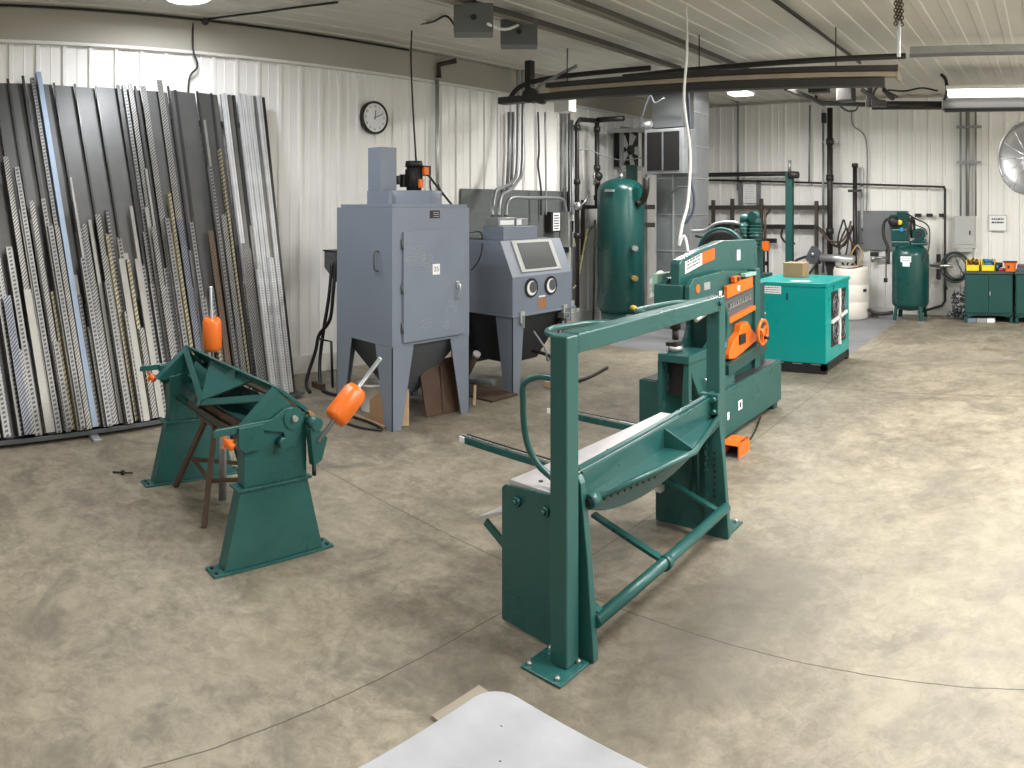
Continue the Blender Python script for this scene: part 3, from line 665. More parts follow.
part(B().box(-4.37, 3.71, 1.85, -4.31, 3.79, 1.93), 'switch_box', BLACK, mo, .004)
dm = thing('shade_bin', 'black bin added to darken the gap behind the two blue-grey cabinets', 'bin', (-5.1, 4.25, 0))  # black tub added as dark fill for the shaded gap between the legs
part(B().prism([(-5.32, 4.05, .01), (-4.92, 4.05, .01), (-4.88, 4.02, .42), (-5.36, 4.02, .42)], (0, .42, 0)), 'tub', BLACK, dm, .01); part(B().box(-5.38, 4.0, .42, -4.86, 4.46, .445), 'rim', BLACK, dm, .006)
# things round its feet
def carton(name, label, x0, y0, z0, x1, y1, z1, mat, cat='box'):
    t = thing(name, label, cat, ((x0+x1)/2, (y0+y1)/2, z0))
    part(B().box(x0, y0, z0, x1, y1, z1), 'carton', mat, t, .003)
    part(B().box(x0+(x1-x0)*.45, y0, z1, x0+(x1-x0)*.55, y1, z1+.001), 'tape', paint('brown_tape', (.42, .3, .18), .35), t)
    return t
lb = thing('cardboard_offcuts', 'cut open cardboard box standing behind the front leg of the dust collector', 'box', (-4.15, 3.3, 0))
part(B().prism([(-4.16, 3.27, .004), (-4.09, 3.38, .004), (-4.09, 3.38, .27), (-4.16, 3.27, .25)], (-.006, .004, 0)), 'flap', WOOD, lb)
part(B().prism([(-4.40, 3.25, .004), (-4.18, 3.25, .004), (-4.18, 3.25, .20), (-4.235, 3.25, .26), (-4.40, 3.25, .15)], (0, .006, 0)), 'flap', CARD, lb)
part(B().box(-4.40, 3.256, .004, -4.17, 3.42, .012), 'bottom', CARD, lb)
wd = thing('plywood_panel', 'dark brown plywood panel leaning under the dust collector hopper', 'board', (-4.3, 3.8, 0))
part(B().prism([(-4.17, 3.62, .004), (-4.13, 3.93, .004), (-4.20, 3.93, .42), (-4.235, 3.74, .40), (-4.24, 3.62, .30)], (-.012, 0, 0)), 'board', WOODB, wd)
part(B().beam((-4.150, 3.78, .02), (-4.205, 3.80, .36), .03, .012, (1, 0, 0)), 'batten', RUSTD, wd)
bk = thing('plastic_bucket', 'small white bucket under the dust collector hopper', 'bucket', (-4.62, 3.44, 0))
part(B().lathe((-4.62, 3.44, 0), [(.09, 0), (.11, .2), (.116, .2), (.116, .215), (.105, .215), (.10, .19)], seg=24, caps=False), 'pail', WHITE, bk)
part(B().tube([(-4.73, 3.44, .2), (-4.70, 3.38, .13), (-4.62, 3.35, .09), (-4.54, 3.38, .13), (-4.51, 3.44, .2)], .003, 6, sm=4), 'handle', GALV, bk)
single(B().tube([(-4.55, 3.12, .012), (-4.60, 3.05, .013), (-4.30, 3.05, .012), (-4.12, 3.15, .012), (-4.30, 3.19, .013), (-4.50, 3.17, .013)], .009, 8, sm=5), 'drain_hose', BLACK, 'thin black hose lying on the floor in front of the dust collector', 'hose')
single(B().box(-4.78, 3.20, .002, -4.13, 3.232, .015), 'wood_strip', CARD, 'thin wooden strip on the floor along the dust collector feet', 'board')
# wall control box and hoses left of it
sb = thing('control_box', 'dark grey metal box with sloped bottom on the far side of the dust collector', 'electrical box', (-5.50, 3.77, .95))
part(B().prism([(-5.60, 3.62, 1.20), (-5.42, 3.62, 1.20), (-5.42, 3.62, .93), (-5.60, 3.62, 1.05)], (0, .14, 0)), 'enclosure', GREYD, sb, .004)
part(B().box(-5.62, 3.615, 1.20, -5.40, 3.77, 1.212), 'lid', BLACK, sb)
part(B().box(-5.42, 3.68, 1.08, -4.766, 3.72, 1.12), 'support_arm', GREYD, sb)
for i, pts in enumerate(([(-5.44, 3.60, 1.10), (-5.43, 3.56, .8), (-5.50, 3.55, .5), (-5.52, 3.52, .2), (-5.40, 3.46, .02), (-5.2, 3.4, .012), (-4.9, 3.5, .012)],
                         [(-5.38, 3.60, 1.12), (-5.36, 3.56, .85), (-5.40, 3.55, .6), (-5.53, 3.52, .45), (-5.56, 3.50, .3), (-5.55, 3.40, .05), (-5.3, 3.28, .014)])):
    single(B().tube(pts, .016, 8, sm=6), 'rubber_hose', BLACK, ['black hose hanging from the sloped grey box, the nearer to the wall', 'black hose hanging from the sloped grey box, nearer the dust collector'][i], 'hose', 'hoses behind the dust collector')
b = B(); b.tube([(-5.50, 3.50, .42), (-5.33, 3.52, .42), (-5.31, 3.52, .02)], .012, 8); single(b, 'pipe_bracket', BLACKM, 'bent black pipe bracket standing left of the dust collector', 'pipe')
single(B().box(-5.5, 3.42, .0, -5.35, 3.47, .05), 'wood_block', RUSTD, 'small dark block on the floor at the end of the rack', 'block')

# ------------------------------------------------------------------ blast cabinet
bc = thing('blast_cabinet', 'blue-grey sandblasting cabinet with sloped window and two arm holes', 'blasting cabinet', (-4.6, 5.0, 0))
xa, xb_, ya, yb = -4.95, -4.17, 4.59, 5.42
b = B(); b.prism([(xa, ya, .67), (xb_, ya, .67), (xb_, ya, 1.0), (-4.315, ya, 1.31), (xa, ya, 1.31)], (0, yb-ya, 0)); part(b, 'cabinet_body', GREY, bc, .004)
part(B().box(xa-.01, ya-.01, .655, xb_+.012, yb+.05, .672), 'bottom_flange', GREY, bc, .002)
b = B(); c0 = [(xa+.03, ya+.03, .66), (xb_-.03, ya+.03, .66), (xb_-.03, yb-.03, .66), (xa+.03, yb-.03, .66)]; c1 = [(-4.76, 4.80, .20), (-4.40, 4.80, .20), (-4.40, 5.18, .20), (-4.76, 5.18, .20)]
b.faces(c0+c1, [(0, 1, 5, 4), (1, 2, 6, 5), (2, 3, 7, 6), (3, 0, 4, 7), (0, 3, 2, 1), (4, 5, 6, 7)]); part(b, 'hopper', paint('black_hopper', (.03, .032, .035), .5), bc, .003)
for x, sx in ((xb_-.005, -1), (xa+.005, 1)):
    for y, sy in ((ya+.005, 1), (yb-.005, -1)):
        b = B(); b.prism([(x, y, 0), (x, y, .655), (x, y+sy*.15, .655), (x, y+sy*.09, 0)], (sx*.006, 0, 0)); b.prism([(x, y, 0), (x, y, .655), (x+sx*.20, y, .655), (x+sx*.10, y, 0)], (0, sy*.006, 0)); part(b, 'leg', GREY, bc)
sl0, sl1 = V((xb_, 0, 1.0)), V((-4.315, 0, 1.31)); sd = (sl1-sl0).normalized(); sn = V((sd.z, 0, -sd.x))
def on_slope(y, t, o=0.): return sl0.lerp(sl1, t)+V((0, y, 0))+sn*o
def slab(y0, y1, t0, t1, o, th): return [on_slope(y0, t0, o), on_slope(y1, t0, o), on_slope(y1, t1, o), on_slope(y0, t1, o)], sn*th
q, v_ = slab(4.72, 5.27, .10, .97, .0, .012); wf = part(B().prism(q, v_), 'window_frame', PANELG, bc, .003)
q, v_ = slab(4.775, 5.215, .17, .90, .0, .0135); part(B().prism(q, v_), 'window_glass', GLASSD, wf)
for y in (4.83, 5.10):
    ar = part(B().cyl((xb_, y, .895), (xb_+.012, y, .895), .085, seg=28), 'arm_hole_ring', BLACK, bc)
    part(B().cyl((xb_+.01, y, .893), (xb_+.014, y, .893), .064, seg=28), 'glove_cuff', WHITE, ar); part(B().cyl((xb_+.013, y+.014, .90), (xb_+.016, y+.014, .90), .050, seg=28), 'arm_hole', GREYD, ar)
lbq = part(B().box(xb_, 4.925, .70, xb_+.002, 5.035, .79), 'warning_label', paint('brown_orange_label', (.35, .16, .07), .5, var=.3, scale=40), bc)
part(B().box(xb_+.002, 4.935, .80, xb_+.003, 5.025, .815), 'label_strip', PAPER, bc)
for y in (4.70, 5.30):
    cl = part(B().box(xb_+.002, y-.025, .60, xb_+.022, y+.025, .70), 'toggle_clamp', PANELG, bc, .003); part(B().box(xb_+.022, y-.008, .56, xb_+.034, y+.008, .67), 'clamp_lever', STEEL, cl)
part(B().box(xa+.012, ya+.15, .12, xa+.02, yb-.15, .655), 'shade_panel', BLACK, bc)  # black sheet added to stand in for the shade under the cabinet
tb = part(B().box(-4.62, 4.68, 1.31, -4.36, 5.14, 1.43), 'light_housing', GREY, bc, .004)
part(B().box(-4.95, 4.62, 1.31, -4.62, 5.40, 1.325), 'top_hatch', GREYD, bc, .003)
jb = thing('junction_box', 'grey junction box with pale label on top of the blasting cabinet', 'electrical box', (-4.52, 4.78, 1.43))
part(B().box(-4.60, 4.68, 1.43, -4.42, 4.90, 1.51), 'enclosure', GALVD, jb, .003); part(B().box(-4.42, 4.70, 1.445, -4.418, 4.88, 1.485), 'label', PAPER, jb)
jb = thing('junction_box', 'small grey switch box with white plate on top of the blasting cabinet', 'electrical box', (-4.52, 5.03, 1.43))
part(B().box(-4.60, 4.96, 1.43, -4.46, 5.12, 1.50), 'enclosure', GALVD, jb, .003); part(B().box(-4.46, 4.965, 1.44, -4.458, 5.03, 1.49), 'label', PAPER, jb)
b = B(); b.tube([(-4.66, 4.45, .02), (-4.50, 4.30, .12), (-4.42, 4.36, .28)], .028, 10)
ph = thing('pipe_offcut', 'short dark pipe with white cap leaning beside the blasting cabinet leg', 'pipe', (-4.5, 4.35, 0))
part(B().cyl((-4.66, 4.46, .03), (-4.42, 4.40, .33), .028, seg=14), 'pipe', RUSTD, ph); part(B().cyl((-4.425, 4.401, .324), (-4.405, 4.396, .35), .034, seg=14), 'cap', PANELG, ph)
single(B().cyl((-4.75, 4.40, .05), (-4.15, 4.33, .16), .024, seg=14), 'steel_tube', GREYD, 'grey tube lying between the two blue-grey cabinets', 'pipe')
single(B().beam((-4.16, 4.12, .004), (-4.18, 4.15, .16), .02, .01), 'scrap_wood', WOOD, 'pale thin slat standing beside the right leg of the dust collector', 'slat')
single(B().box(-4.75, 4.28, .002, -4.12, 4.60, .018), 'floor_board', RUSTD, 'dark flat board on the floor between the two cabinets', 'board')
b = B(); b.tube([(-4.30, 5.0, .30), (-4.1, 5.05, .25), (-4.02, 5.1, .06), (-4.0, 5.4, .015), (-4.1, 5.9, .015)], .016, 8, sm=6); single(b, 'blast_hose', BLACK, 'thick black hose coming from under the blasting cabinet onto the floor', 'hose')
b = B(); b.tube([(-4.20, 4.9, .50), (-4.14, 4.98, .35), (-4.16, 5.06, .22), (-4.12, 5.15, .42), (-4.14, 5.25, .55)], .009, 8, sm=6); single(b, 'air_hose', HOSE, 'thin grey looped air hose hanging under the blasting cabinet', 'hose')
rg = thing('air_regulator', 'small air regulator with fittings under the right side of the blasting cabinet', 'regulator', (-4.2, 5.35, .4))
part(B().cyl((-4.16, 5.28, .48), (-4.16, 5.28, .58), .03, seg=14), 'bowl', BLACK, rg); part(B().box(-4.20, 5.24, .58, -4.12, 5.32, .63), 'head', STEEL, rg, .003)
part(B().cyl((-4.16, 5.18, .52), (-4.16, 5.40, .52), .014, seg=10), 'pipe_nipple', BRASS, rg)
single(B().box(-4.14, 4.98, .002, -4.0, 5.06, .05), 'wood_block', WOOD, 'small pale wood block on the floor beside the blasting cabinet', 'block')

# ------------------------------------------------------------------ left wall
ck = thing('wall_clock', 'round black rimmed wall clock high on the white left wall', 'clock', (-5.96, 4.46, 2.52))
R90 = Matrix.Rotation(radians(90), 3, 'Z') @ Matrix.Rotation(radians(90), 3, 'X')
part(B().lathe((-5.985, 4.46, 2.52), [(.168, 0), (.170, .045), (.162, .055), (.150, .055), (.146, .038), (.02, .038)], (1, 0, 0), 48), 'rim', BLACK, ck)
part(B().cyl((-5.955, 4.46, 2.52), (-5.944, 4.46, 2.52), .147, seg=48), 'dial', PAPER, ck)
for i in range(1, 13):
    a = 2*pi*i/12; text_part(str(i), ck, (-5.943, 4.46+.117*sin(a), 2.52+.117*cos(a)), R90, .034, BLACK, 'numeral', .0005)
for nm, a, l, w in (('hour_hand', 2*pi*(12.2/12), .075, .008), ('minute_hand', 2*pi*(11/60.), .105, .006)):
    u = V((0, sin(a), cos(a))); part(B().beam(V((-5.940, 4.46, 2.52))-u*.02, V((-5.940, 4.46, 2.52))+u*l, w, .0015, (1, 0, 0)), nm, BLACK, ck)
wbp = thing('wall_board', 'large dark grey metal board on the left wall behind the blasting cabinet', 'panel', (-5.95, 6.7, .6))
part(B().box(-5.975, 5.69, 1.0, -5.955, 7.68, 1.815), 'sheet', BOARD, wbp); part(B().box(-5.955, 6.34, 1.0, -5.95, 6.35, 1.815), 'seam', BLACK, wbp)
# vertical conduits between ceiling and cabinet
def cond(pts, r, mat, nm, label, cat='conduit', sm=5, group=None): return single(B().tube(pts, r, 8, sm=sm), nm, mat, label, cat, group)
cond([(-5.93, 5.30, 3.0), (-5.93, 5.30, 2.2), (-5.93, 5.31, 1.5)], .022, GALV, 'conduit', 'vertical galvanised conduit on the left wall behind the motor of the dust collector', sm=0)
b = B(); b.tube([(-5.90, 5.30, 3.02), (-5.90, 5.30, 3.16), (-5.75, 5.42, 3.2)], .03, 8); single(b, 'pipe_elbow', BLACKM, 'black elbow at the top of the vertical conduit under the ceiling', 'pipe')
cond([(-5.96, 2.47, 3.25), (-5.93, 2.46, 3.0), (-5.925, 2.50, 2.85), (-5.93, 2.42, 2.72), (-5.93, 2.42, 2.3)], .010, BLACKM, 'cable', 'thin grey cable hanging down the left wall above the stock rack', 'cable')
single(B().beam((-5.93, -.5, 3.265), (-5.93, 4.9, 3.265), .016, .016), 'cable', BLACKM, 'thin dark cable along the corner of left wall and ceiling', 'cable')
jx = thing('ceiling_box', 'small black junction knob at the ceiling corner above the stock rack', 'electrical box', (-5.85, 2.55, 3.2))
part(B().ball((-5.80, 2.52, 3.22), .035), 'body', BLACKM, jx); part(B().tube([(-5.80, 2.52, 3.24), (-5.5, 2.9, 3.27), (-4.9, 3.3, 3.27)], .010, 8), 'conduit', BLACKM, jx)
cond([D(412, 26, 6.9), D(411, 60, 7.1), D(413, 110, 6.6), D(416, 160, 5.75)], .008, BLACK, 'power_cable', 'black cable dropping from the ceiling to the blower motor', 'cable')
cond([D(412, 25, 6.9), D(432, 22, 6.5), D(446, 16, 6.3), D(455, 26, 6.3)], .010, BLACK, 'power_cable', 'black cable running along the ceiling to the grey ceiling boxes', 'cable')
cond([D(426, 172, 5.7), D(436, 185, 5.75), D(452, 205, 5.9)], .010, BLACK, 'power_cable', 'black cable slanting down from the blower motor to the right', 'cable')
cond([D(430, 180, 5.7), D(431, 190, 5.75), D(438, 196, 5.8), D(442, 194, 5.8), D(438, 184, 5.8)], .006, BLACK, 'power_cable', 'small looped black cable beside the blower motor', 'cable')
cond([D(463, 235, 5.9), D(480, 232, 6.6), D(482, 248, 6.4), D(478, 262, 6.4), D(471, 270, 6.4)], .006, BLACK, 'power_cable', 'thin black cable along the side of the blasting cabinet', 'cable')
# three conduits sweeping from the ceiling into the junction box, one linking to the switch
for i, (px, yk, ex, r) in enumerate(((518, 187, 493, .020), (523, 191, 499, .020))):
    cond([D(px, 70, 8.6), D(px, 110, 8.6), D(px-1, 168, 8.4), D(px-6, 182, 8.0), D(px-14, yk, 7.4), D(ex+3, yk+4, 7.0), D(ex, 205, 6.75), D(ex, 216, 6.7)], r, GALVD, 'conduit', ['grey conduit sweeping down from the beam to the cabinet junction box, the left one', 'grey conduit sweeping down from the beam to the cabinet junction box, the right one'][i])
cond([D(506, 216, 6.75), D(506.5, 205, 6.8), D(512, 198, 6.9), D(530, 198, 7.4), D(552, 198, 8.2), D(563, 200, 8.7), D(566, 212, 8.8)], .019, GALVD, 'conduit', 'grey conduit arching from the junction box to the tall wall switch')
for px, l in ((509, 'left'), (513, 'right')):
    cond([WL(px, 112, -5.9), WL(px, 150, -5.9), WL(px-2, 190, -5.9)], .02, GALVD, 'conduit', f'straight grey conduit on the left wall under the beam end, {l} of the pair', sm=0, group='straight conduits on the left wall')
cond([WL(538, 112, -5.8), WL(539, 150, -5.8), WL(538, 165, -5.8), WL(541, 190, -5.8), WL(541, 215, -5.8)], .012, BLACK, 'cable', 'black cable hanging down in front of the grey wall board', 'cable')
cond([WL(545, 112, -5.85), WL(546, 190, -5.85), WL(546, 215, -5.85)], .012, GALVD, 'conduit', 'thin grey conduit beside the black hanging cable')
for px, l in ((564.5, 'left'), (569, 'right')):
    cond([WL(px, 108, -5.93), WL(px, 212, -5.93)], .03 if px < 567 else .018, GALV if px < 567 else GALVD, 'conduit', f'vertical conduit above the tall grey wall switch, {l} one', sm=0, group='conduits above the wall switch')
sw = thing('disconnect_switch', 'small grey disconnect switch with white instruction label on the wall board', 'switch', WL(552, 233, -5.9))
p = WL(552, 222, -5.9); part(B().box(-5.95, p.y-.09, p.z-.13, -5.84, p.y+.10, p.z+.13), 'enclosure', BLACK, sw, .004); lq = part(B().box(-5.84, p.y-.05, p.z-.11, -5.838, p.y+.085, p.z+.12), 'label', PAPER, sw)
b = B(); scribble(b, (-5.8378, p.y-.04, p.z-.10), (0, 1, 0), (0, 0, 1), .11, .2, 6, 5); part(b, 'label_print', BLACK, lq)
sw = thing('disconnect_switch', 'tall light grey switch box on the wall right of the blasting cabinet', 'switch', WL(567, 248, -5.9))
p = WL(567, 230, -5.9); part(B().box(-5.95, p.y-.09, p.z-.22, -5.80, p.y+.08, p.z+.24), 'enclosure', PANELG, sw, .005)
part(B().box(-5.80, p.y-.07, p.z+.12, -5.798, p.y+.02, p.z+.2), 'label', PAPER, sw); part(B().box(-5.80, p.y-.02, p.z-.02, -5.79, p.y+.0, p.z+.12), 'lever', BLACK, sw)
wbx = thing('white_box', 'white plastic box fixed under the left end of the ceiling beam', 'box', D(566, 110, 8.2))
p = D(567, 105, 8.2); part(B().box(p.x-.14, p.y-.06, p.z-.08, p.x+.07, p.y+.08, p.z+.08), 'housing', WHITE, wbx, .004)
# black iron piping by the receiver
pp = [WL(577, 330, -5.7), WL(577, 125, -5.7)]
ip = thing('air_piping', 'black iron air pipe frame standing on the left wall beside the green receiver', 'pipe', (pp[0].x, pp[0].y, .2))
a_ = WL(577, 119, -5.7); c_ = WL(597, 117, -5.7)
part(B().tube([(a_.x, a_.y, .3), (a_.x, a_.y, a_.z-.06), (a_.x, a_.y+.06, a_.z), (c_.x, c_.y, a_.z+.02)], .032, 10), 'riser', BLACKM, ip)
part(B().tube([(c_.x, c_.y, 1.6), (c_.x, c_.y, a_.z+.04)], .032, 10).tube([(c_.x, c_.y, a_.z+.03), (c_.x+.40, c_.y+.05, a_.z+.03)], .036, 10), 'drop_pipe', BLACKM, ip)
for z in (2.62, 2.1, 1.9, 1.7): part(B().cyl((c_.x, c_.y, z), (c_.x, c_.y, z+.07), .046, seg=12), 'coupling', BLACKM, ip)
for z in (2.6, 1.9, 1.2): part(B().cyl((a_.x, a_.y, z), (a_.x, a_.y, z+.07), .046, seg=12), 'coupling', BLACKM, ip)
vl = part(B().ball((c_.x+.01, c_.y, 2.02), .07), 'valve', BLACK, ip); part(B().tube([(c_.x+.02, c_.y-.05, 1.98), (c_.x+.05, c_.y-.14, 1.90), (c_.x+.05, c_.y-.13, 2.10)], .012, 6), 'valve_handle', STEEL, vl)
vl = part(B().ball((a_.x+.01, a_.y, 1.62), .06), 'valve', STEEL, ip); part(B().tube([(a_.x+.05, a_.y+.02, 1.62), (a_.x+.08, a_.y+.16, 1.75)], .012, 6), 'valve_handle', STEEL, vl)
single(B().tube([WL(572, 120, -5.85), WL(573, 300, -5.85)], .022, 8), 'conduit', GALVD, 'thin grey conduit on the wall just left of the black iron pipes', 'conduit')
cond([D(578, 150, 9.4), D(585, 149, 9.4), D(597, 153, 9.6), D(610, 158, 9.8), D(625, 160, 10.), D(645, 157, 10.)], .008, HOSE, 'cable', 'thin grey cable sagging from the black pipes towards the fan', 'cable')
b = B(); b.beam(WL(582, 207, -5.8), WL(597, 207, -5.8), .05, .05).beam(WL(583, 200, -5.78), WL(582.5, 255, -5.78), .04, .04); single(b, 'pipe_bracket', BLACKM, 'dark steel wall bracket left of the green receiver tank', 'bracket')
b = B(); b.tube([WL(594, 227, -5.7), WL(588, 229, -5.7), WL(585, 240, -5.7), WL(580, 270, -5.7), WL(577, 283, -5.7), WL(573, 289, -5.7)], .009, 6, sm=4); b.tube([WL(592, 228, -5.72), WL(586, 238, -5.7), WL(581, 262, -5.7), WL(574, 240, -5.7)], .008, 6, sm=4)
single(b, 'air_hose', paint('olive_hose', (.25, .22, .08), .5), 'thin olive yellow hose looped on the wall left of the receiver', 'hose')
cond([D(595, 220, 9.5), D(594, 280, 9.5), D(593, 325, 9.7), D(598, 329, 9.7), D(604, 328, 9.7)], .014, BLACKM, 'pipe', 'thin dark pipe running down the left side of the receiver', 'pipe', sm=0)

# ------------------------------------------------------------------ air receiver
rc = thing('air_receiver', 'large dark green vertical air receiver tank by the left wall', 'tank', (-5.33, 7.99, 0))
cx, cy, r = -5.30, 7.95, .315
part(B().lathe((cx, cy, .0), [(.05, .19), (.18, .205), (.27, .235), (r, .30), (r, 1.82), (.285, 1.89), (.20, 1.95), (.08, 1.985), (.0, 1.99)], seg=48), 'tank_shell', TANKG, rc)
b = B()
b.cyl((cx, cy, .06), (cx, cy, .24), .25, .27, 32); part(b, 'base_skirt', TANKG, rc); part(B().cyl((cx, cy, 0), (cx, cy, .06), .33, .27, 32), 'base_ring', BLACK, rc)
part(B().box(cx-.03, cy-r-.02, 1.80, cx+.10, cy-r+.16, 1.83), 'name_plate', GALV, rc, .002)
part(B().cyl((cx, cy, 1.98), (cx, cy, 2.05), .03, seg=14), 'top_fitting', STEEL, rc)
for z, m_ in ((1.08, STEEL), (.70, BRASS)): 
    part(B().cyl((cx+.28, cy-.16, z), (cx+.36, cy-.20, z), .035, seg=14), 'side_port', m_, rc)
cond([(cx+.30, cy-.20, .33), (cx+.38, cy-.25, .33), (cx+.46, cy-.22, .22), (cx+.44, cy-.1, .06)], .03, paint('yellow_hose', (.75, .45, .05), .5), 'air_hose', 'short yellow hose curving from the lower right of the receiver tank', 'hose')
cond([D(646, 178, 9.2), D(646, 190, 9.2), D(643, 200, 9.3), D(637, 204, 9.3)], .045, BLACKM, 'pipe', 'thick black pipe entering the upper right side of the receiver', 'pipe', sm=4)

# ------------------------------------------------------------------ exhaust fan frame, duct and posts
p = WL(631, 150, -5.85)
fn = thing('exhaust_fan', 'silver bladed exhaust fan in a dark square frame on the left wall above the tank', 'fan', (p.x, p.y, p.z-.3))
yy0, yy1, zz0, zz1 = p.y-.28, p.y+.33, p.z-.26, p.z+.30
b = B(); b.beam((-5.83, yy0, zz0), (-5.83, yy0, zz1), .05, .05); b.beam((-5.83, yy1, zz0), (-5.83, yy1, zz1), .05, .05); b.beam((-5.83, yy0, zz1), (-5.83, yy1, zz1), .05, .05); b.beam((-5.83, yy0, zz0), (-5.83, yy1, zz0), .05, .05)
part(b, 'frame', GALVD, fn, .003); part(B().box(-5.96, yy0, zz0, -5.93, yy1, zz1), 'back_plate', BLACK, fn)
part(B().cyl((-5.93, p.y, p.z), (-5.83, p.y, p.z), .07, seg=18), 'hub', BLACK, fn)
for i in range(5):
    a = 2*pi*i/5; u = V((0, cos(a), sin(a))); w = V((0, -sin(a), cos(a)))
    c = V((-5.88, p.y, p.z)); part(B().prism([c+u*.06-w*.03, c+u*.25-w*.08+V((.02, 0, 0)), c+u*.26+w*.08, c+u*.06+w*.03], (.006, 0, 0)), 'blade', PANELG, fn)
single(B().beam(WL(608, 131, -5.8), WL(644, 130, -5.8), .05, .06), 'fan_rail', GALV, 'pale steel rail across the top of the exhaust fan', 'rail')
single(B().beam(WL(622, 168, -5.8), WL(645, 169, -5.8), .04, .06), 'fan_rail', GALV, 'pale steel rail under the exhaust fan', 'rail')
single(B().box(-5.62, 8.55, 0, -5.50, 8.67, 2.2), 'steel_post', TANKG, 'dark green steel post standing right behind the receiver tank', 'post', bevel=.004)
single(B().box(-5.33, 8.50, 0, -5.27, 8.56, 2.15), 'steel_post', paint('cream_post', (.5, .48, .43), .5), 'slim pale post between the receiver tank and the duct', 'post', bevel=.003)
for py_, l_ in ((207, 'upper'), (225, 'lower')): single(B().beam(D(640, py_, 9.6), D(655, py_, 9.6), .06, .06), 'pipe_clamp', BLACKM, l_+' of two dark pipe stubs between receiver and duct', 'pipe')
du = thing('air_duct', 'wide galvanised vertical air duct with seams rising to the ceiling', 'duct', (-4.6, 8.5, 0))
part(B().box(-4.97, 8.30, .0, -4.45, 8.82, 3.26), 'duct_shell', GALVD, du, .006)
b = B()
for z in (.55, 1.02, 1.5, 1.98, 2.4, 2.85): part(B().box(-4.977, 8.293, z, -4.443, 8.827, z+.014), 'seam', GALV, du)
part(B().box(-4.72, 8.285, .0, -4.70, 8.30, 2.3), 'corner_seam', GALV, du)
part(B().box(-4.93, 7.94, 2.03, -4.36, 8.299, 2.60), 'filter_box', GALVD, du, .005)
part(B().box(-4.885, 7.925, 2.07, -4.42, 7.94, 2.56), 'filter_opening', paint('matte_filter_mesh', (.012, .012, .012), .9, spec=.1), du); part(B().box(-4.66, 7.915, 2.07, -4.64, 7.925, 2.56), 'filter_divider', GREYD, du)
part(B().box(-4.86, 8.0, 2.62, -4.40, 8.297, 3.26), 'upper_plenum', paint('dark_plenum_paint', (.06, .065, .068), .6), du, .005)
part(B().cyl((-5.02, 7.93, 2.66), (-4.82, 7.93, 2.67), .04, seg=14), 'damper_rod', GALV, du)
cond([D(664, 98, 8.8), D(655, 103, 9), D(650, 96, 9), D(642, 118, 9.2), D(640, 130, 9.3)], .012, GREYD, 'cable', 'grey cable looping from the ceiling down to the exhaust fan', 'cable')
cond([(-2.86, 5.25, 3.27), D(687, 50, 5.8), D(684, 100, 5.6), D(690, 150, 5.4), D(688, 200, 5.0), D(682, 225, 4.9), D(679, 246, 4.8)], .011, WHITE, 'air_hose', 'long white hose hanging from the ceiling to the ironworker', 'hose')
cond([D(679, 246, 4.8), D(683, 236, 4.8), D(686, 240, 4.8), D(688, 252, 4.75)], .009, WHITE, 'cable_loop', 'small white cable loop on top of the ironworker arm', 'cable')
cond([D(686, 60, 7.2), D(689, 120, 7.3), D(690, 175, 7.3), D(694, 195, 7.3), D(693, 212, 7.3), D(685, 224, 7.3)], .014, paint('blue_grey_hose', (.10, .12, .20), .5), 'air_hose', 'dark blue hose hanging in front of the galvanised duct', 'hose')
cond([D(669, 212, 7.4), D(671, 195, 7.4), D(680, 187, 7.4), D(691, 189, 7.35)], .008, GREYD, 'cable', 'thin dark cable arching over the front of the duct', 'cable')

# ------------------------------------------------------------------ ironworker
iw = thing('ironworker', 'large green hydraulic ironworker with orange hold-downs and long upper arm', 'ironworker', (-2.35, 4.8, 0))
part(B().box(-2.78, 4.40, .055, -2.10, 5.46, .37), 'base_tank', GREEN, iw, .006)
part(B().box(-2.76, 4.42, .37, -2.12, 5.44, .374), 'base_top', paint('oily_dark_top', (.035, .035, .035), .5), iw)
for y in (4.47, 5.38): 
    for x in (-2.74, -2.15): part(B().box(x-.03, y-.04, 0, x+.03, y+.04, .056), 'foot', GREEND, iw, .003)
wl_ = part(B().box(-2.1005, 4.62, .18, -2.098, 4.685, .245), 'warning_label', PAPER, iw); part(B().box(-2.098, 4.64, .195, -2.097, 4.668, .23), 'warning_symbol', BLACK, wl_)
part(B().box(-2.1005, 4.44, .16, -2.098, 4.47, .21), 'small_label', PAPER, iw)
# body between side plates
YZ = lambda x, pts: [(x, y, z) for y, z in pts]
side = [(4.09, .60), (4.13, .50), (4.22, .37), (5.25, .37), (5.25, 1.10), (4.62, 1.155), (4.14, 1.135), (4.085, 1.09), (4.085, .96), (4.30, .955), (4.37, .93), (4.43, .86), (4.44, .78), (4.40, .70), (4.33, .655), (4.09, .65)]
for x, nm in ((-2.235, 'side_plate'), (-2.42, 'side_plate')):
    part(B().prism(YZ(x, side), (.035, 0, 0)), nm, GREEN, iw, .004)
part(B().box(-2.385, 4.46, .37, -2.235, 5.2, 1.08), 'frame_core', GREEND, iw, .004)
part(B().prism(YZ(-2.42, [(4.06, .65), (4.06, .60), (4.36, .60), (4.36, .65)]), (.23, 0, 0)), 'punch_table', GREEN, iw, .004)
part(B().prism([(-2.43, 4.075, .60), (-2.395, 4.075, .60), (-2.395, 4.075, .375), (-2.41, 4.075, .33), (-2.43, 4.075, .33)], (0, .04, 0)), 'front_cheek', GREEN, iw)
part(B().prism([(-2.235, 4.075, .60), (-2.20, 4.075, .60), (-2.20, 4.075, .33), (-2.25, 4.075, .33)], (0, .04, 0)), 'front_cheek', GREEN, iw)
part(B().box(-2.39, 4.16, .36, -2.24, 4.20, .60), 'scrap_opening', BLACK, iw)
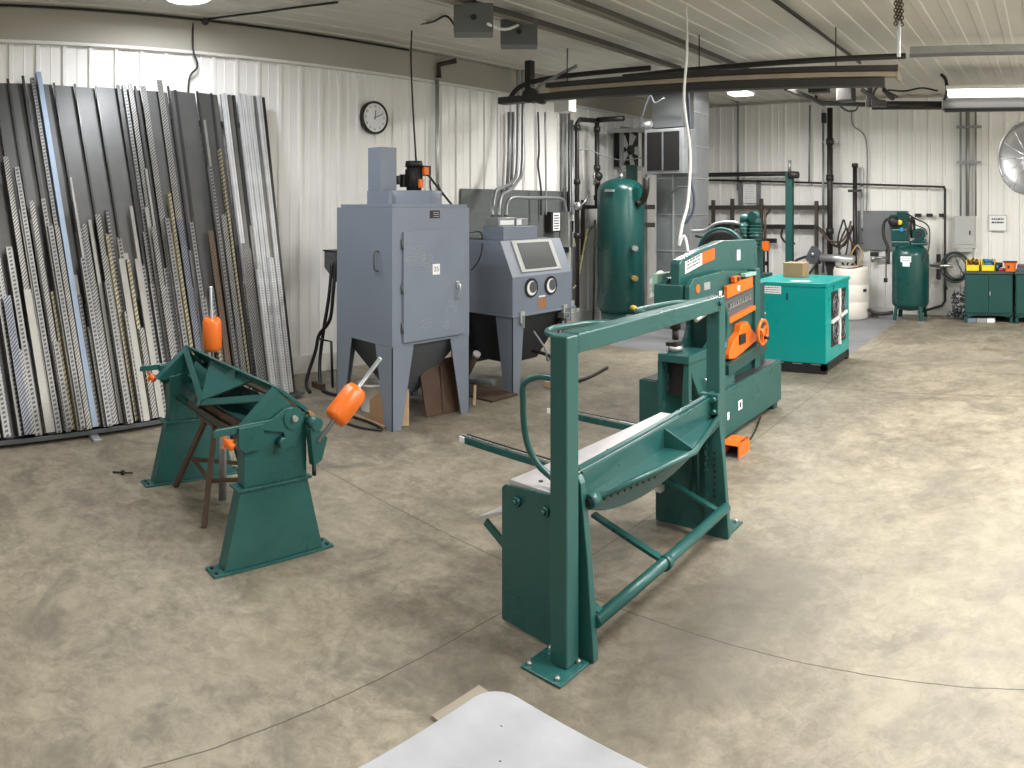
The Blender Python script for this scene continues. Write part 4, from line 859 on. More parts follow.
part(B().prism([(-2.48, 4.16, .16), (-2.43, 4.16, .16), (-2.43, 4.16, .36), (-2.48, 4.16, .44)], (0, .30, 0)), 'scrap_chute', GREEN, iw, .003)
part(B().prism([(-2.485, 4.15, .44), (-2.43, 4.15, .36), (-2.43, 4.47, .36), (-2.485, 4.47, .44)], (0, 0, .012)), 'chute_lid', GREEND, iw)
# front head with punch ram
part(B().box(-2.46, 4.075, .86, -2.25, 4.36, 1.10), 'ram_head', GREEN, iw, .006)
part(B().cyl((-2.35, 4.17, .90), (-2.35, 4.17, .80), .035, seg=18).cyl((-2.35, 4.17, .80), (-2.35, 4.17, .73), .022, seg=16), 'punch', BLACKM, iw)
part(B().cyl((-2.35, 4.17, .66), (-2.35, 4.17, .69), .05, seg=20), 'die', STEEL, iw)
part(B().box(-2.40, 4.13, .69, -2.32, 4.21, .715), 'die_holder', BLACKM, iw)
part(B().box(-2.50, 4.12, 1.00, -2.46, 4.30, 1.16), 'limit_bracket', paint('pale_green_paint', (.3, .5, .42), .4), iw, .004)
rag = B(); 
for q in ((-2.50, 4.16, 1.10, .04), (-2.51, 4.20, 1.05, .045), (-2.495, 4.22, 1.14, .035), (-2.50, 4.14, 1.01, .03)): rag.ball(q[:3], q[3])
single(rag, 'white_rag', WHITE, 'white rag tied on the front left of the ironworker head', 'rag')
part(B().tube([(-2.17, 4.28, .90), (-2.16, 4.40, .95), (-2.16, 4.50, .93), (-2.16, 4.56, .83), (-2.16, 4.55, .70), (-2.16, 4.50, .62), (-2.18, 4.36, .60)], .018, 8, sm=4), 'throat_guard', GREEN, iw)
part(B().tube([(-2.185, 4.28, .90), (-2.15, 4.22, .91), (-2.16, 4.10, .88)], .015, 8, sm=4), 'guard_rod', STEEL, iw)
part(B().cyl((-2.199, 4.49, .79), (-2.19, 4.49, .79), .085, seg=24), 'throat_pocket', GREEND, iw)
part(B().tube([(-2.18, 4.26, .47), (-2.16, 4.33, .435), (-2.17, 4.42, .43)], .008, 6, sm=3), 'wire_hook', STEEL, iw)
# upper arm
arm = [(4.09, 1.06), (4.09, 1.235), (4.12, 1.26), (4.40, 1.315), (4.73, 1.36), (5.34, 1.345), (5.38, 1.30), (5.38, .95), (5.28, .95), (5.28, 1.08), (4.60, 1.12), (4.20, 1.06), (4.14, 1.04)]
ua = part(B().prism(YZ(-2.345, arm), (.07, 0, 0)), 'upper_arm', GREEN, iw, .008)
l1 = [(4.165, 1.165), (4.165, 1.245), (4.405, 1.29), (4.405, 1.21)]
part(B().prism(YZ(-2.275, l1), (.0015, 0, 0)), 'white_label', PAPER, ua); part(B().prism(YZ(-2.275, [(4.41, 1.21), (4.41, 1.293), (4.60, 1.315), (4.60, 1.235)]), (.0015, 0, 0)), 'orange_label', paint('orange_red_label', (.65, .12, .01), .4), ua)
b = B(); uu = V((0, .24, .045)).normalized(); scribble(b, (-2.2733, 4.18, 1.185), uu, (0, 0, 1), .21, .065, 3, 11, .001, .55); part(b, 'label_print', GREYD, ua)
part(B().box(-2.275, 4.98, 1.20, -2.2735, 5.04, 1.28), 'small_label', PAPER, ua)
part(B().box(-2.2, 4.11, 1.00, -2.199, 4.12, 1.01), 'rivet', STEEL, iw)
part(B().cyl((-2.20, 4.20, 1.07), (-2.196, 4.20, 1.07), .028, seg=20), 'orange_dot', ORANGE, iw)
part(B().box(-2.20, 4.29, 1.05, -2.1985, 4.38, 1.10), 'rating_plate', GALV, iw)
sl = part(B().box(-2.20, 4.52, .93, -2.1985, 4.565, 1.02), 'small_label', PAPER, iw); part(B().box(-2.1985, 4.535, .955, -2.198, 4.552, .99), 'label_mark', RED, sl)
part(B().tube([(-2.19, 4.24, .96), (-2.17, 4.30, 1.0), (-2.17, 4.36, .98), (-2.17, 4.40, .92)], .006, 6, sm=4), 'cable', STEEL, iw)
# shear station
part(B().box(-2.205, 4.56, .83, -2.185, 5.10, 1.0), 'shear_window', GREYD, iw)
hd = part(B().prism(YZ(-2.19, [(4.57, .965), (4.57, 1.05), (5.02, 1.085), (5.02, 1.0)]), (.03, 0, 0)), 'hold_down', ORANGE, iw, .004)
part(B().box(-2.19, 4.68, 1.065, -2.15, 4.77, 1.11), 'adjuster_block', ORANGE, hd, .006); part(B().cyl((-2.15, 4.725, 1.09), (-2.142, 4.725, 1.09), .016, seg=10), 'adjuster_hole', BLACK, hd)
part(B().box(-2.1598, 4.74, 1.0, -2.1590, 4.78, 1.04), 'hold_down_label', PAPER, hd)
part(B().box(-2.19, 4.86, 1.09, -2.15, 5.06, 1.115), 'top_guide', paint('pale_green_paint', (.3, .5, .42), .4), iw)
part(B().prism(YZ(-2.19, [(4.60, .785), (4.60, .82), (5.06, .86), (5.06, .825)]), (.035, 0, 0)), 'lower_guide', ORANGE, iw, .003)
b = B(); b.beam((-2.18, 4.62, .885), (-2.18, 5.02, .915), .012, .014, (1, 0, 0))
for i in range(9): b.box(-2.176, 4.64+i*.042, .895+i*.0031, -2.168, 4.66+i*.042, .925+i*.0031)
part(b, 'scale_bar', STEEL, iw)
part(B().box(-2.24, 5.09, .37, -2.17, 5.19, 1.13), 'rear_column', GREEN, iw, .004)
part(B().box(-2.35, 5.24, .37, -2.22, 5.40, 1.0), 'rear_cylinder_housing', GREEND, iw, .006)
# orange coper
cp = part(B().prism(YZ(-2.20, [(4.56, .545), (4.56, .58), (4.63, .66), (4.74, .70), (4.76, .755), (4.88, .765), (4.95, .70), (5.04, .64), (5.05, .595), (4.66, .53)]), (.06, 0, 0)), 'coping_unit', ORANGE, iw, .008)
part(B().box(-2.14, 4.72, .62, -2.128, 4.82, .69), 'coper_slot', BLACK, cp, .003)
part(B().ring((-2.065, 4.98, .675), .088, .013, (1, 0, 0), 32, 8), 'hand_wheel_rim', ORANGE, cp)
b = B()
for a in (.5, 2.6, 4.7): b.beam((-2.065, 4.98, .675), (-2.065, 4.98+.088*cos(a), .675+.088*sin(a)), .014, .018)
b.cyl((-2.11, 4.98, .675), (-2.05, 4.98, .675), .024, seg=16); part(b, 'hand_wheel_spokes', ORANGE, cp)
part(B().cyl((-2.06, 5.0, .63), (-2.02, 5.0, .63), .012, seg=10), 'wheel_handle', BLACK, cp)
part(B().prism(YZ(-2.20, [(4.50, .44), (4.50, .52), (5.16, .58), (5.22, .50)]), (.085, 0, 0)), 'coper_table', GREEND, iw, .004)
part(B().box(-2.19, 4.42, .37, -2.12, 4.60, .45), 'stock_stop', GREEN, iw, .003)
lb_ = part(B().box(-2.189, 4.43, .72, -2.1875, 4.48, .78), 'danger_label', PAPER, iw)
part(B().box(-2.189, 4.44, .785, -2.1875, 4.47, .80), 'danger_strip', ORANGE, iw)
cond([D(659, 310, 5.0), D(666, 318, 4.9), D(675, 320, 4.7), D(682, 318, 4.6)], .018, paint('yellow_hose', (.75, .45, .05), .5), 'air_hose', 'yellow orange hose hanging at the front left of the ironworker', 'hose')
fp = thing('foot_pedal', 'orange hooded foot pedal on the floor in front of the ironworker', 'pedal', (-1.97, 4.25, 0))
part(B().prism([(-2.03, 4.18, .01), (-2.03, 4.18, .10), (-2.03, 4.22, .125), (-2.03, 4.34, .125), (-2.03, 4.38, .10), (-2.03, 4.38, .01)], (.015, 0, 0)).prism([(-1.90, 4.18, .01), (-1.90, 4.18, .10), (-1.90, 4.22, .125), (-1.90, 4.34, .125), (-1.90, 4.38, .10), (-1.90, 4.38, .01)], (.015, 0, 0)).prism([(-2.03, 4.18, .10), (-2.03, 4.22, .125), (-2.03, 4.34, .125), (-2.03, 4.38, .10), (-2.03, 4.37, .09), (-2.03, 4.34, .113), (-2.03, 4.22, .113), (-2.03, 4.19, .09)], (.145, 0, 0)), 'hood', ORANGE, fp, .004)
part(B().box(-2.03, 4.17, 0, -1.885, 4.39, .012), 'base', STEEL, fp, .002); part(B().prism([(-2.01, 4.19, .02), (-2.01, 4.36, .055), (-2.01, 4.36, .04), (-2.01, 4.19, .012)], (.105, 0, 0)), 'treadle', BLACK, fp, .002)
part(B().box(-2.015, 4.352, .012, -1.90, 4.365, .10), 'rear_housing', BLACK, fp)
part(B().tube([(-1.97, 4.38, .03), (-1.98, 4.6, .02), (-2.05, 4.9, .02), (-2.14, 5.2, .02)], .008, 6, sm=4), 'pedal_cable', BLACK, fp)

fp.scale = (.85, .85, .85)
cr.location = (.02, 0, 0)
# ------------------------------------------------------------------ compressor seen over the ironworker
ac = thing('reciprocating_compressor', 'green belt driven compressor with cylinders showing above the ironworker arm', 'compressor', (-3.35, 7.6, 0))
part(B().cyl((-3.85, 7.75, .52), (-2.95, 7.75, .52), .27, seg=28), 'tank', TANKG, ac)
for x in (-3.75, -3.05):
    for y in (7.6, 7.9): part(B().box(x-.03, y-.02, 0, x+.03, y+.02, .35), 'leg', TANKG, ac)
part(B().box(-3.80, 7.55, .79, -3.0, 7.95, .83), 'deck', TANKG, ac, .003)
part(B().box(-3.30, 7.60, .83, -3.08, 7.86, 1.12), 'crankcase', TANKG, ac, .01)
for x, y, l, r_ in ((-3.25, 7.70, 1.52, .07), (-3.12, 7.70, 1.48, .085)):
    b = B(); b.cyl((x, y, 1.1), (x, y, l-.08), r_*.8, seg=20)
    for i in range(7): b.cyl((x, y, 1.14+i*.04), (x, y, 1.155+i*.04), r_, seg=20)
    b.cyl((x, y, l-.09), (x, y, l), r_*.9, r_*.75, seg=20); part(b, 'cylinder', GREEN if r_ < .08 else TANKG, ac)
part(B().cyl((-3.12, 7.62, 1.50), (-3.12, 7.72, 1.50), .055, seg=16), 'air_filter', GREEN, ac)
part(B().lathe((-3.46, 7.52, 1.06), [(.0, 0), (.24, 0), (.30, .02), (.30, .09), (.285, .09)], (0, 1, 0), 32), 'belt_guard', BLACK, ac)
part(B().ring((-3.46, 7.50, 1.06), .295, .018, (0, 1, 0), 36, 8), 'guard_rim', GREEN, ac)
part(B().cyl((-3.74, 7.65, 1.0), (-3.74, 7.90, 1.0), .10, seg=24), 'motor', BLACKM, ac); part(B().box(-3.76, 7.57, 1.06, -3.68, 7.65, 1.16), 'motor_label', YELLOW, ac)
part(B().tube([(-3.9, 7.6, 1.32), (-3.72, 7.6, 1.33), (-3.60, 7.6, 1.40), (-3.45, 7.6, 1.43), (-3.3, 7.62, 1.42)], .02, 8, sm=4), 'copper_line', GALV, ac)
part(B().tube([(-3.85, 7.6, 1.26), (-3.6, 7.58, 1.24), (-3.5, 7.6, 1.30), (-3.3, 7.6, 1.33)], .012, 8, sm=4), 'hose', BLACK, ac)

for o_ in [ac]: o_.location.x -= .19; o_.location.y += .05

# ------------------------------------------------------------------ teal dryer cabinet
ch = thing('chiller_cabinet', 'bright teal square machine cabinet on a black skid with fan grille', 'chiller', (-2.45, 7.0, 0))
cxa, cxb, cya, cyb = -2.74, -2.09, 6.62, 7.43
part(B().box(cxa, cya, .10, cxb, cyb, .84), 'cabinet_body', TEAL, ch, .006)
part(B().box(cxa-.13, cya-.012, .835, cxb+.012, cyb+.012, .872), 'top_panel', TEAL, ch, .006)
part(B().box(cxa-.10, cya+.10, .10, cxa, cyb-.02, .83), 'pipe_bay', BLACK, ch)
for z, y in ((.78, 6.70), (.70, 6.69), (.62, 6.69), (.54, 6.70)):
    part(B().cyl((cxa-.05, y, z), (cxa-.05, y+.03, z), .025, seg=14), 'pipe_fitting', STEEL, ch)
b = B(); b.box(cxa, cya, 0, cxb, cya+.06, .10).box(cxa, cyb-.06, 0, cxb, cyb, .10).box(cxb-.06, cya, .03, cxb, cyb, .10).box(cxa, cya, .03, cxa+.06, cyb, .10)
part(b, 'skid', BLACK, ch, .003)
for i in range(3): part(B().box(cxa+.12+i*.19, cya-.002, .085, cxa+.22+i*.19, cya, .095), 'skid_clip', GALVD, ch)
gy, gz = 7.04, .50
gr = part(B().box(cxb, gy-.25, gz-.27, cxb+.004, gy+.25, gz+.27), 'grille_backing', BLACK, ch)
b = B()
for sy in (-1, 1):
    for sz in (-1, 1):
        for r_ in (.105, .06): b.ring((cxb+.012, gy+sy*.12, gz+sz*.13), r_, .004, (1, 0, 0), 24, 5)
        for k in range(6):
            a = k*pi/3; c = V((cxb+.012, gy+sy*.12, gz+sz*.13)); b.beam(c+V((0, cos(a), sin(a)))*.03, c+V((0, cos(a+.5), sin(a+.5)))*.11, .005, .006)
part(b, 'fan_guards', GALVD, gr)
part(B().beam((cxb+.014, gy, gz-.28), (cxb+.014, gy, gz+.28), .02, .035).beam((cxb+.014, gy-.26, gz-.02), (cxb+.014, gy+.26, gz+.02), .02, .03), 'grille_cross', WHITE, gr)
lq = part(B().box(cxa+.01, cya-.0022, .755, cxa+.19, cya-.0005, .832), 'paper_label', PAPER, ch)
b = B(); scribble(b, (cxa+.015, cya-.0022, .76), (1, 0, 0), (0, 0, 1), .17, .065, 3, 21, .001, .35); part(b, 'label_print', GREYD, lq)
part(B().box(cxa+.245, cya-.004, .70, cxa+.262, cya, .765), 'door_latch', paint('dark_blue_plastic', (.02, .03, .10), .4), ch); part(B().box(cxb, 6.86, .77, cxb+.003, 6.875, .83), 'door_latch', paint('dark_blue_plastic', (.02, .03, .10), .4), ch)
part(B().box(cxa-.01, cya-.002, .55, cxa+.03, cya, .57), 'small_sticker', PAPER, ch)
plq = part(B().box(-2.50, 6.72, .8725, -2.30, 6.80, .8735), 'top_label', PAPER, ch)
bx = carton('cardboard_box', 'small brown cardboard box on top of the teal cabinet', -2.72, 7.12, .873, -2.50, 7.32, 1.02, CARD)

# ------------------------------------------------------------------ pipe rack and piping on the back wall
def hpipe(px0, py0, px1, py1, r, mat, nm, label, y=10.52, cat='pipe', group=None):
    return single(B().cyl(WB(px0, py0, y), WB(px1, py1, y), r, seg=12), nm, mat, label, cat, group)
pr_ = thing('pipe_rack', 'dark steel rack of horizontal rails and uprights fixed on the back wall', 'rack', (-4.3, 10.55, 0))
zr = (1.60, 1.30, 1.08)
for z, x1, n_ in ((zr[0], -3.24, 0), (zr[1], -3.50, 1), (zr[2], -4.15, 2)):
    part(B().box(-5.35, 10.54, z-.035, x1, 10.60, z+.035), 'rail', paint('dark_brown_steel', (.055, .046, .038), .5) if n_ == 0 else BLACKM, pr_, .004)
for x, z0, z1 in ((-5.22, 1.0, 1.72), (-4.88, .9, 1.74), (-4.38, .75, 1.74), (-3.47, .55, 1.70)):
    part(B().box(x-.025, 10.48, z0, x+.025, 10.54, z1), 'upright', paint('dark_brown_steel', (.055, .046, .038), .5), pr_, .004)
hpipe(706, 175, 795, 173.5, .036, BLACKM, 'air_pipe', 'thick black horizontal pipe on the back wall beside the duct', 10.45)
hpipe(706, 180, 945, 187, .016, BLACKM, 'air_pipe', 'long thin dark horizontal pipe across the back wall', 10.58)
p = WB(945, 187, 10.58)
b = B(); b.tube([(p.x-.02, 10.58, p.z), (p.x, 10.58, p.z-.03), (p.x, 10.58, .22), (p.x-.04, 10.55, .16), (p.x-.38, 10.45, .06)], .02, 8); single(b, 'air_pipe', BLACKM, 'thin dark pipe dropping down the back wall right of the compressor', 'pipe')
gp = thing('steel_post', 'dark green square post standing behind the teal cabinet', 'post', (-3.60, 9.7, 0))
part(B().box(-3.655, 9.65, 0, -3.555, 9.75, 2.10), 'post', BENCHG, gp, .006); part(B().cyl((-3.605, 9.70, 2.10), (-3.605, 9.70, 2.27), .025, seg=12), 'pin', GALVD, gp)
part(B().cyl((-3.60, 9.64, 2.06), (-3.45, 9.64, 2.06), .05, seg=14), 'clamp', BLACKM, gp)
part(B().cyl(WB(832, 108, 10.5), WB(832, 277, 10.5), .042, seg=12) if False else B().cyl((-3.24, 10.46, .5), (-3.24, 10.46, 3.1), .045, seg=12), 'riser', BLACKM, (vp := thing('air_riser', 'thick black vertical pipe on the back wall from ceiling to hose bundle', 'pipe', (-3.24, 10.46, .5))))
for z in (2.0, 2.55, 1.2): part(B().cyl((-3.24, 10.46, z), (-3.24, 10.46, z+.09), .06, seg=12), 'coupling', BLACKM, vp)
part(B().box(-3.36, 10.50, 2.58, -3.12, 10.54, 2.61), 'pipe_strap', GALVD, vp)
single(B().cyl((-3.38, 10.56, .6), (-3.38, 10.56, 3.1), .018, seg=10), 'conduit', GALVD, 'thin grey vertical conduit just left of the thick black riser', 'conduit')
p = WB(810, 110, 10.5)
hk = thing('air_valve', 'small black air valve hanging at the top of the back wall left of the riser', 'valve', (p.x, 10.4, 2.7))
q = WB(824, 117, 10.3); part(B().box(q.x-.035, 10.27, q.z-.09, q.x+.035, 10.33, q.z+.06), 'body', BLACK, hk, .01); part(B().cyl((q.x, 10.30, q.z+.06), (q.x, 10.30, q.z+.22), .02, seg=10), 'nipple', STEEL, hk)
part(B().tube([(q.x, 10.3, q.z+.22), (q.x-.12, 10.32, q.z+.24), (q.x-.14, 10.34, q.z+.34)], .02, 8), 'elbow', BLACKM, hk)
# second standing pipe right of it
vp2 = thing('standing_pipe', 'slim black standing pipe with cross clamp behind the white barrel', 'pipe', (-2.86, 10.5, 0))
part(B().cyl((-2.86, 10.5, 0), (-2.86, 10.5, 2.22), .035, seg=12), 'pipe', BLACKM, vp2); part(B().cyl((-2.86, 10.5, 2.20), (-2.86, 10.5, 2.26), .05, seg=12), 'cap', BLACKM, vp2)
part(B().box(-2.96, 10.46, 1.83, -2.76, 10.54, 1.87), 'cross_clamp', BLACKM, vp2)
single(B().box(*(lambda p: (p.x-.02, 10.64, 1.3, p.x+.02, 10.67, 2.2))(WB(862, 200))), 'steel_strip', GALV, 'narrow galvanised strip on the back wall above the grey panel', 'strip')
cond([D(852, 110, 10.9), WB(853, 125, 10.6), WB(866, 140, 10.6), WB(867, 190, 10.6), WB(866, 212, 10.6)], .012, HOSE, 'cable', 'thin cable dropping down the back wall to the dark grey panel', 'cable')
hpipe(738, 104, 738, 190, .018, GALVD, 'conduit', 'thin vertical conduit on the back wall above the paper notice', 10.60, 'conduit')
p = WB(730, 100, 10.2); single(B().tube([WB(723, 95, 10.2), WB(738, 101, 10.5)], .035, 8), 'pipe_stub', BLACKM, 'short dark pipe stub at the ceiling beside the small ceiling lamp', 'pipe')
single(B().cyl(WB(810, 105, 10.6), WB(809, 182, 10.6), .015, seg=8), 'conduit', GALVD, 'thin vertical conduit on the back wall in the middle above the pipe rack', 'conduit')
# paper notice between two strips
nt_ = thing('paper_notice', 'white paper notice between two grey uprights on the back wall', 'notice', WB(750, 203))
a_, c_ = WB(743, 184), WB(756, 203); lq = part(B().box(a_.x, 10.655, c_.z, c_.x, 10.662, a_.z), 'sheet', PAPER, nt_)
b = B(); scribble(b, (a_.x+.02, 10.6545, c_.z+.02), (1, 0, 0), (0, 0, 1), c_.x-a_.x-.04, a_.z-c_.z-.05, 7, 31, .001, .25); part(b, 'print', PANELG, lq)
for px, l in ((740.5, 'left'), (758.5, 'right')):
    q = WB(px, 190); single(B().box(q.x-.035, 10.64, 1.62, q.x+.035, 10.672, 2.04), 'steel_upright', GALVD, f'short grey steel upright on the {l} of the paper notice', 'bracket', 'uprights beside the paper notice')
# belts and hoses hung on the rack
cond([(-3.45, 10.42, 1.32), (-3.32, 10.42, 1.22), (-3.18, 10.40, 1.05), (-3.02, 10.40, 1.03), (-2.92, 10.42, 1.2), (-2.88, 10.44, 1.33)], .022, BLACK, 'air_hose', 'thick black hose sagging between the rack and the standing pipe', 'hose')
cond([(-3.40, 10.40, 1.28), (-3.25, 10.40, 1.12), (-3.05, 10.38, 1.09), (-2.95, 10.40, 1.22), (-2.90, 10.42, 1.40)], .016, RUSTD, 'air_hose', 'brown hose sagging just above the thick black hose', 'hose')
for i, (x0, w, z0, z1) in enumerate(((-2.97, .10, .72, 1.30), (-2.93, .14, .70, 1.15), (-3.0, .08, .8, 1.42), (-2.78, .09, .74, 1.05))):
    cond([(x0, 10.40-.02*i, z1), (x0-w, 10.38-.02*i, (z0+z1)/2), (x0, 10.36-.02*i, z0), (x0+w, 10.38-.02*i, (z0+z1)/2), (x0+.01, 10.40-.02*i, z1)], .013, (BLACK, RUSTD, BLACK, paint('tan_hose', (.35, .25, .12), .6))[i], 'hanging_hose',
        ['black loop of hose hung on the standing pipe, widest but one', 'brown loop of hose hung low on the standing pipe', 'tall narrow black loop of hose hung on the standing pipe', 'tan loop of hose hanging right of the standing pipe over the barrel'][i], 'hose', group='hoses hung on the standing pipe')
cond([(-4.2, 10.45, 1.58), (-4.28, 10.45, 1.45), (-4.3, 10.44, 1.30)], .012, BLACK, 'cable', 'thin black cable hanging between the upper rails of the pipe rack', 'cable')
cond([(-4.0, 10.45, 1.28), (-4.02, 10.45, 1.15), (-3.93, 10.45, 1.05), (-3.8, 10.45, 1.05)], .018, BLACK, 'cable', 'black hooked cable hanging from the middle rail of the pipe rack', 'cable')
fu = thing('steel_funnel', 'dark triangular steel bracket hanging above the teal cabinet', 'bracket', (-3.46, 10.3, .8))
part(B().prism([(-3.50, 10.35, 1.02), (-3.42, 10.35, 1.02), (-3.30, 10.35, .86), (-3.36, 10.35, .75), (-3.55, 10.35, .75), (-3.60, 10.35, .84)], (0, .03, 0)), 'plate', GREYD, fu, .005); part(B().ball((-3.47, 10.33, .90), .035), 'bolt', STEEL, fu)
part(B().tube([(-3.58, 10.34, .86), (-3.75, 10.3, .78), (-3.80, 10.25, .6), (-3.78, 10.2, .4)], .02, 8, sm=4).tube([(-3.34, 10.34, .84), (-3.46, 10.30, .68), (-3.62, 10.25, .45)], .016, 8, sm=4), 'hanging_straps', BLACK, fu)
single(B().cyl((-3.32, 10.25, .86), (-2.80, 10.25, .84), .055, seg=16), 'galvanised_pipe', GALV, 'short thick galvanised pipe lying across above the white barrel', 'pipe')
single(B().prism([(-3.28, 10.3, .82), (-3.12, 10.3, .82), (-3.10, 10.3, .45), (-3.20, 10.3, .45)], (0, .04, 0)), 'pipe_support', BLACKM, 'black tapered support below the short galvanised pipe', 'bracket')
lh = thing('chain_hoist', 'small orange headed lever hoist hanging from the pipe rack', 'hoist', (-4.35, 10.3, .75))
q = D(766, 246, 10.6); part(B().box(q.x-.05, q.y-.06, q.z-.07, q.x+.06, q.y+.0, q.z+.07), 'head', ORANGE, lh, .01)
part(B().box(q.x-.03, q.y-.05, q.z-.45, q.x-.005, q.y-.02, q.z-.07).box(q.x+.03, q.y-.05, q.z-.40, q.x+.055, q.y-.02, q.z-.07).box(q.x-.03, q.y-.05, q.z-.28, q.x+.055, q.y-.02, q.z-.22).box(q.x-.03, q.y-.05, q.z-.48, q.x+.055, q.y-.02, q.z-.43), 'handle', BLACK, lh, .004)
part(B().cyl((q.x, q.y-.03, q.z+.07), (q.x, q.y-.03, q.z+.55), .018, seg=10), 'hook_rod', RUSTD, lh)
# white barrel
ba = thing('plastic_barrel', 'milky white plastic barrel standing at the back wall', 'barrel', (-2.82, 10.15, 0))
part(B().lathe((-2.82, 10.15, 0), [(.235, 0), (.255, .02), (.26, .24), (.254, .255), (.262, .27), (.265, .48), (.257, .495), (.263, .51), (.262, .69), (.25, .73), (.24, .745), (.02, .745)], seg=36), 'shell', POLY, ba)
part(B().tube([(-3.0, 9.98, .755), (-2.88, 9.92, .735), (-2.74, 9.92, .74), (-2.66, 10.0, .755), (-2.64, 10.12, .765)], .012, 8, sm=4), 'handle_ring', RUST, ba)
part(B().box(-2.62, 10.0, .40, -2.56, 10.05, .44), 'spout', BLACK, ba, .004)
cond([(-2.55, 10.1, .14), (-2.45, 10.1, .09), (-2.3, 10.12, .085), (-2.2, 10.15, .10)], .028, BLACK, 'air_hose', 'thick black hose between the white barrel and the compressor', 'hose')
single(B().box(-2.56, 10.3, .0, -2.46, 10.34, .07), 'wood_block', RUSTD, 'small dark block beside the white barrel', 'block')

# dark grey panel and upright compressor
gpn = thing('wall_panel', 'square dark grey metal panel on the back wall behind the compressor', 'panel', (-2.6, 10.64, .96))
part(B().box(-2.86, 10.645, .96, -2.12, 10.672, 1.55), 'plate', paint('mid_grey_panel', (.17, .18, .19), .5), gpn, .003)
for x, z in ((-2.78, 1.26), (-2.78, 1.06)): part(B().cyl((x, 10.645, z), (x, 10.635, z), .012, seg=10), 'screw', BLACK, gpn)
for x in (-2.10, -1.92, -1.75, -1.56):
    if x == -2.10: continue
    single(B().box(x-.045, 10.60, 1.46, x+.045, 10.66, 1.51), 'black_clip', BLACK, {-1.92: 'black pipe clip on the back wall nearest the compressor head', -1.75: 'middle one of three black pipe clips on the back wall', -1.56: 'black pipe clip on the back wall beside the thin vertical pipe'}[x], 'clip', 'black clips on the back wall')
vc = thing('air_compressor', 'green upright two stage air compressor standing at the back wall', 'compressor', (-1.95, 10.2, 0))
cx, cy = -1.95, 10.17
part(B().lathe((cx, cy, 0), [(.0, .13), (.10, .14), (.20, .165), (.255, .22), (.265, .25), (.265, .92), (.25, .99), (.18, 1.05), (.0, 1.08)], seg=44), 'tank', TANKG, vc)
for a in (45, 135, 225, 315):
    a = radians(a); u = V((cos(a), sin(a), 0)); c = V((cx, cy, 0)); lg = part(B().beam(c+u*.27+V((0, 0, .01)), c+u*.23+V((0, 0, .27)), .06, .02, u), 'leg', TANKG, vc)
    part(B().box(c.x+u.x*.29-.05, c.y+u.y*.29-.04, 0, c.x+u.x*.29+.05, c.y+u.y*.29+.04, .014), 'foot', GALVD, lg)
lq = part(B().box(cx-.09, cy-.268, .84, cx+.06, cy-.262, .92).box(cx-.06, cy-.268, .78, cx+.04, cy-.262, .84), 'label', PAPER, vc)
b = B(); scribble(b, (cx-.08, cy-.2682, .85), (1, 0, 0), (0, 0, 1), .13, .06, 2, 41, .001, .3); part(b, 'label_print', BLUE, lq)
part(B().box(cx-.25, cy-.12, 1.04, cx+.02, cy+.12, 1.12).box(cx+.02, cy-.10, 1.06, cx+.24, cy+.12, 1.10).box(cx+.04, cy-.08, 1.10, cx+.22, cy+.12, 1.15), 'top_platform', TANKG, vc, .01)
part(B().box(cx-.26, cy-.12, 1.12, cx-.02, cy+.12, 1.30), 'crankcase', TANKG, vc, .02)
b = B(); b.box(cx-.27, cy-.10, 1.28, cx-.03, cy+.10, 1.50)
for i in range(6): b.box(cx-.285, cy-.115, 1.30+i*.034, cx-.015, cy+.115, 1.315+i*.034)
part(b, 'cylinder_block', TANKG, vc); part(B().box(cx-.19, cy-.08, 1.50, cx-.04, cy+.08, 1.55), 'cylinder_head', TANKG, vc, .008)
part(B().lathe((cx-.22, cy-.17, 1.40), [(.0, 0), (.07, 0), (.075, .05)], (0, 1, 0), 20), 'air_filter', BLACK, vc); part(B().lathe((cx-.13, cy-.15, 1.39), [(.0, 0), (.035, 0), (.04, .03)], (0, 1, 0), 16), 'filter_cap', YELLOW, vc); part(B().cyl((cx-.10, cy-.14, 1.29), (cx-.10, cy-.12, 1.29), .03, seg=14), 'gauge', BLUE, vc)
part(B().ring((cx+.02, cy+.02, 1.32), .15, .012, (1, 0, .0), 28, 6).ring((cx+.03, cy+.02, 1.32), .12, .02, (1, 0, 0), 28, 6), 'fly_wheel', BLACK, vc)
part(B().cyl((cx+.13, cy-.10, 1.22), (cx+.13, cy+.14, 1.22), .085, seg=24), 'motor', TANKG, vc); part(B().cyl((cx+.13, cy-.108, 1.22), (cx+.13, cy-.10, 1.22), .045, seg=20), 'motor_cover', BLACK, vc)
part(B().tube([(cx-.05, cy-.02, 1.52), (cx+.1, cy-.04, 1.43), (cx+.22, cy-.06, 1.38), (cx+.29, cy-.08, 1.28), (cx+.28, cy-.12, 1.0), (cx+.22, cy-.20, .85)], .010, 8, sm=4), 'copper_line', BLACKM, vc)
part(B().tube([(cx-.06, cy-.05, 1.46), (cx+.08, cy-.07, 1.36), (cx+.22, cy-.09, 1.30), (cx+.26, cy-.1, 1.22)], .008, 8, sm=4), 'copper_line', BLACKM, vc)
part(B().tube([(cx-.25, cy-.06, 1.46), (cx-.36, cy-.08, 1.40), (cx-.37, cy-.10, 1.2), (cx-.30, cy-.12, 1.02), (cx-.29, cy-.15, .8)], .022, 8, sm=4), 'intake_hose', BLACK, vc)
part(B().tube([(cx-.33, cy-.1, 1.02), (cx-.33, cy-.12, .7), (cx-.33, cy-.12, .60)], .008, 6), 'drain_rod', BLACKM, vc); part(B().box(cx-.36, cy-.15, .54, cx-.31, cy-.1, .60), 'drain_valve', BLACKM, vc, .004)
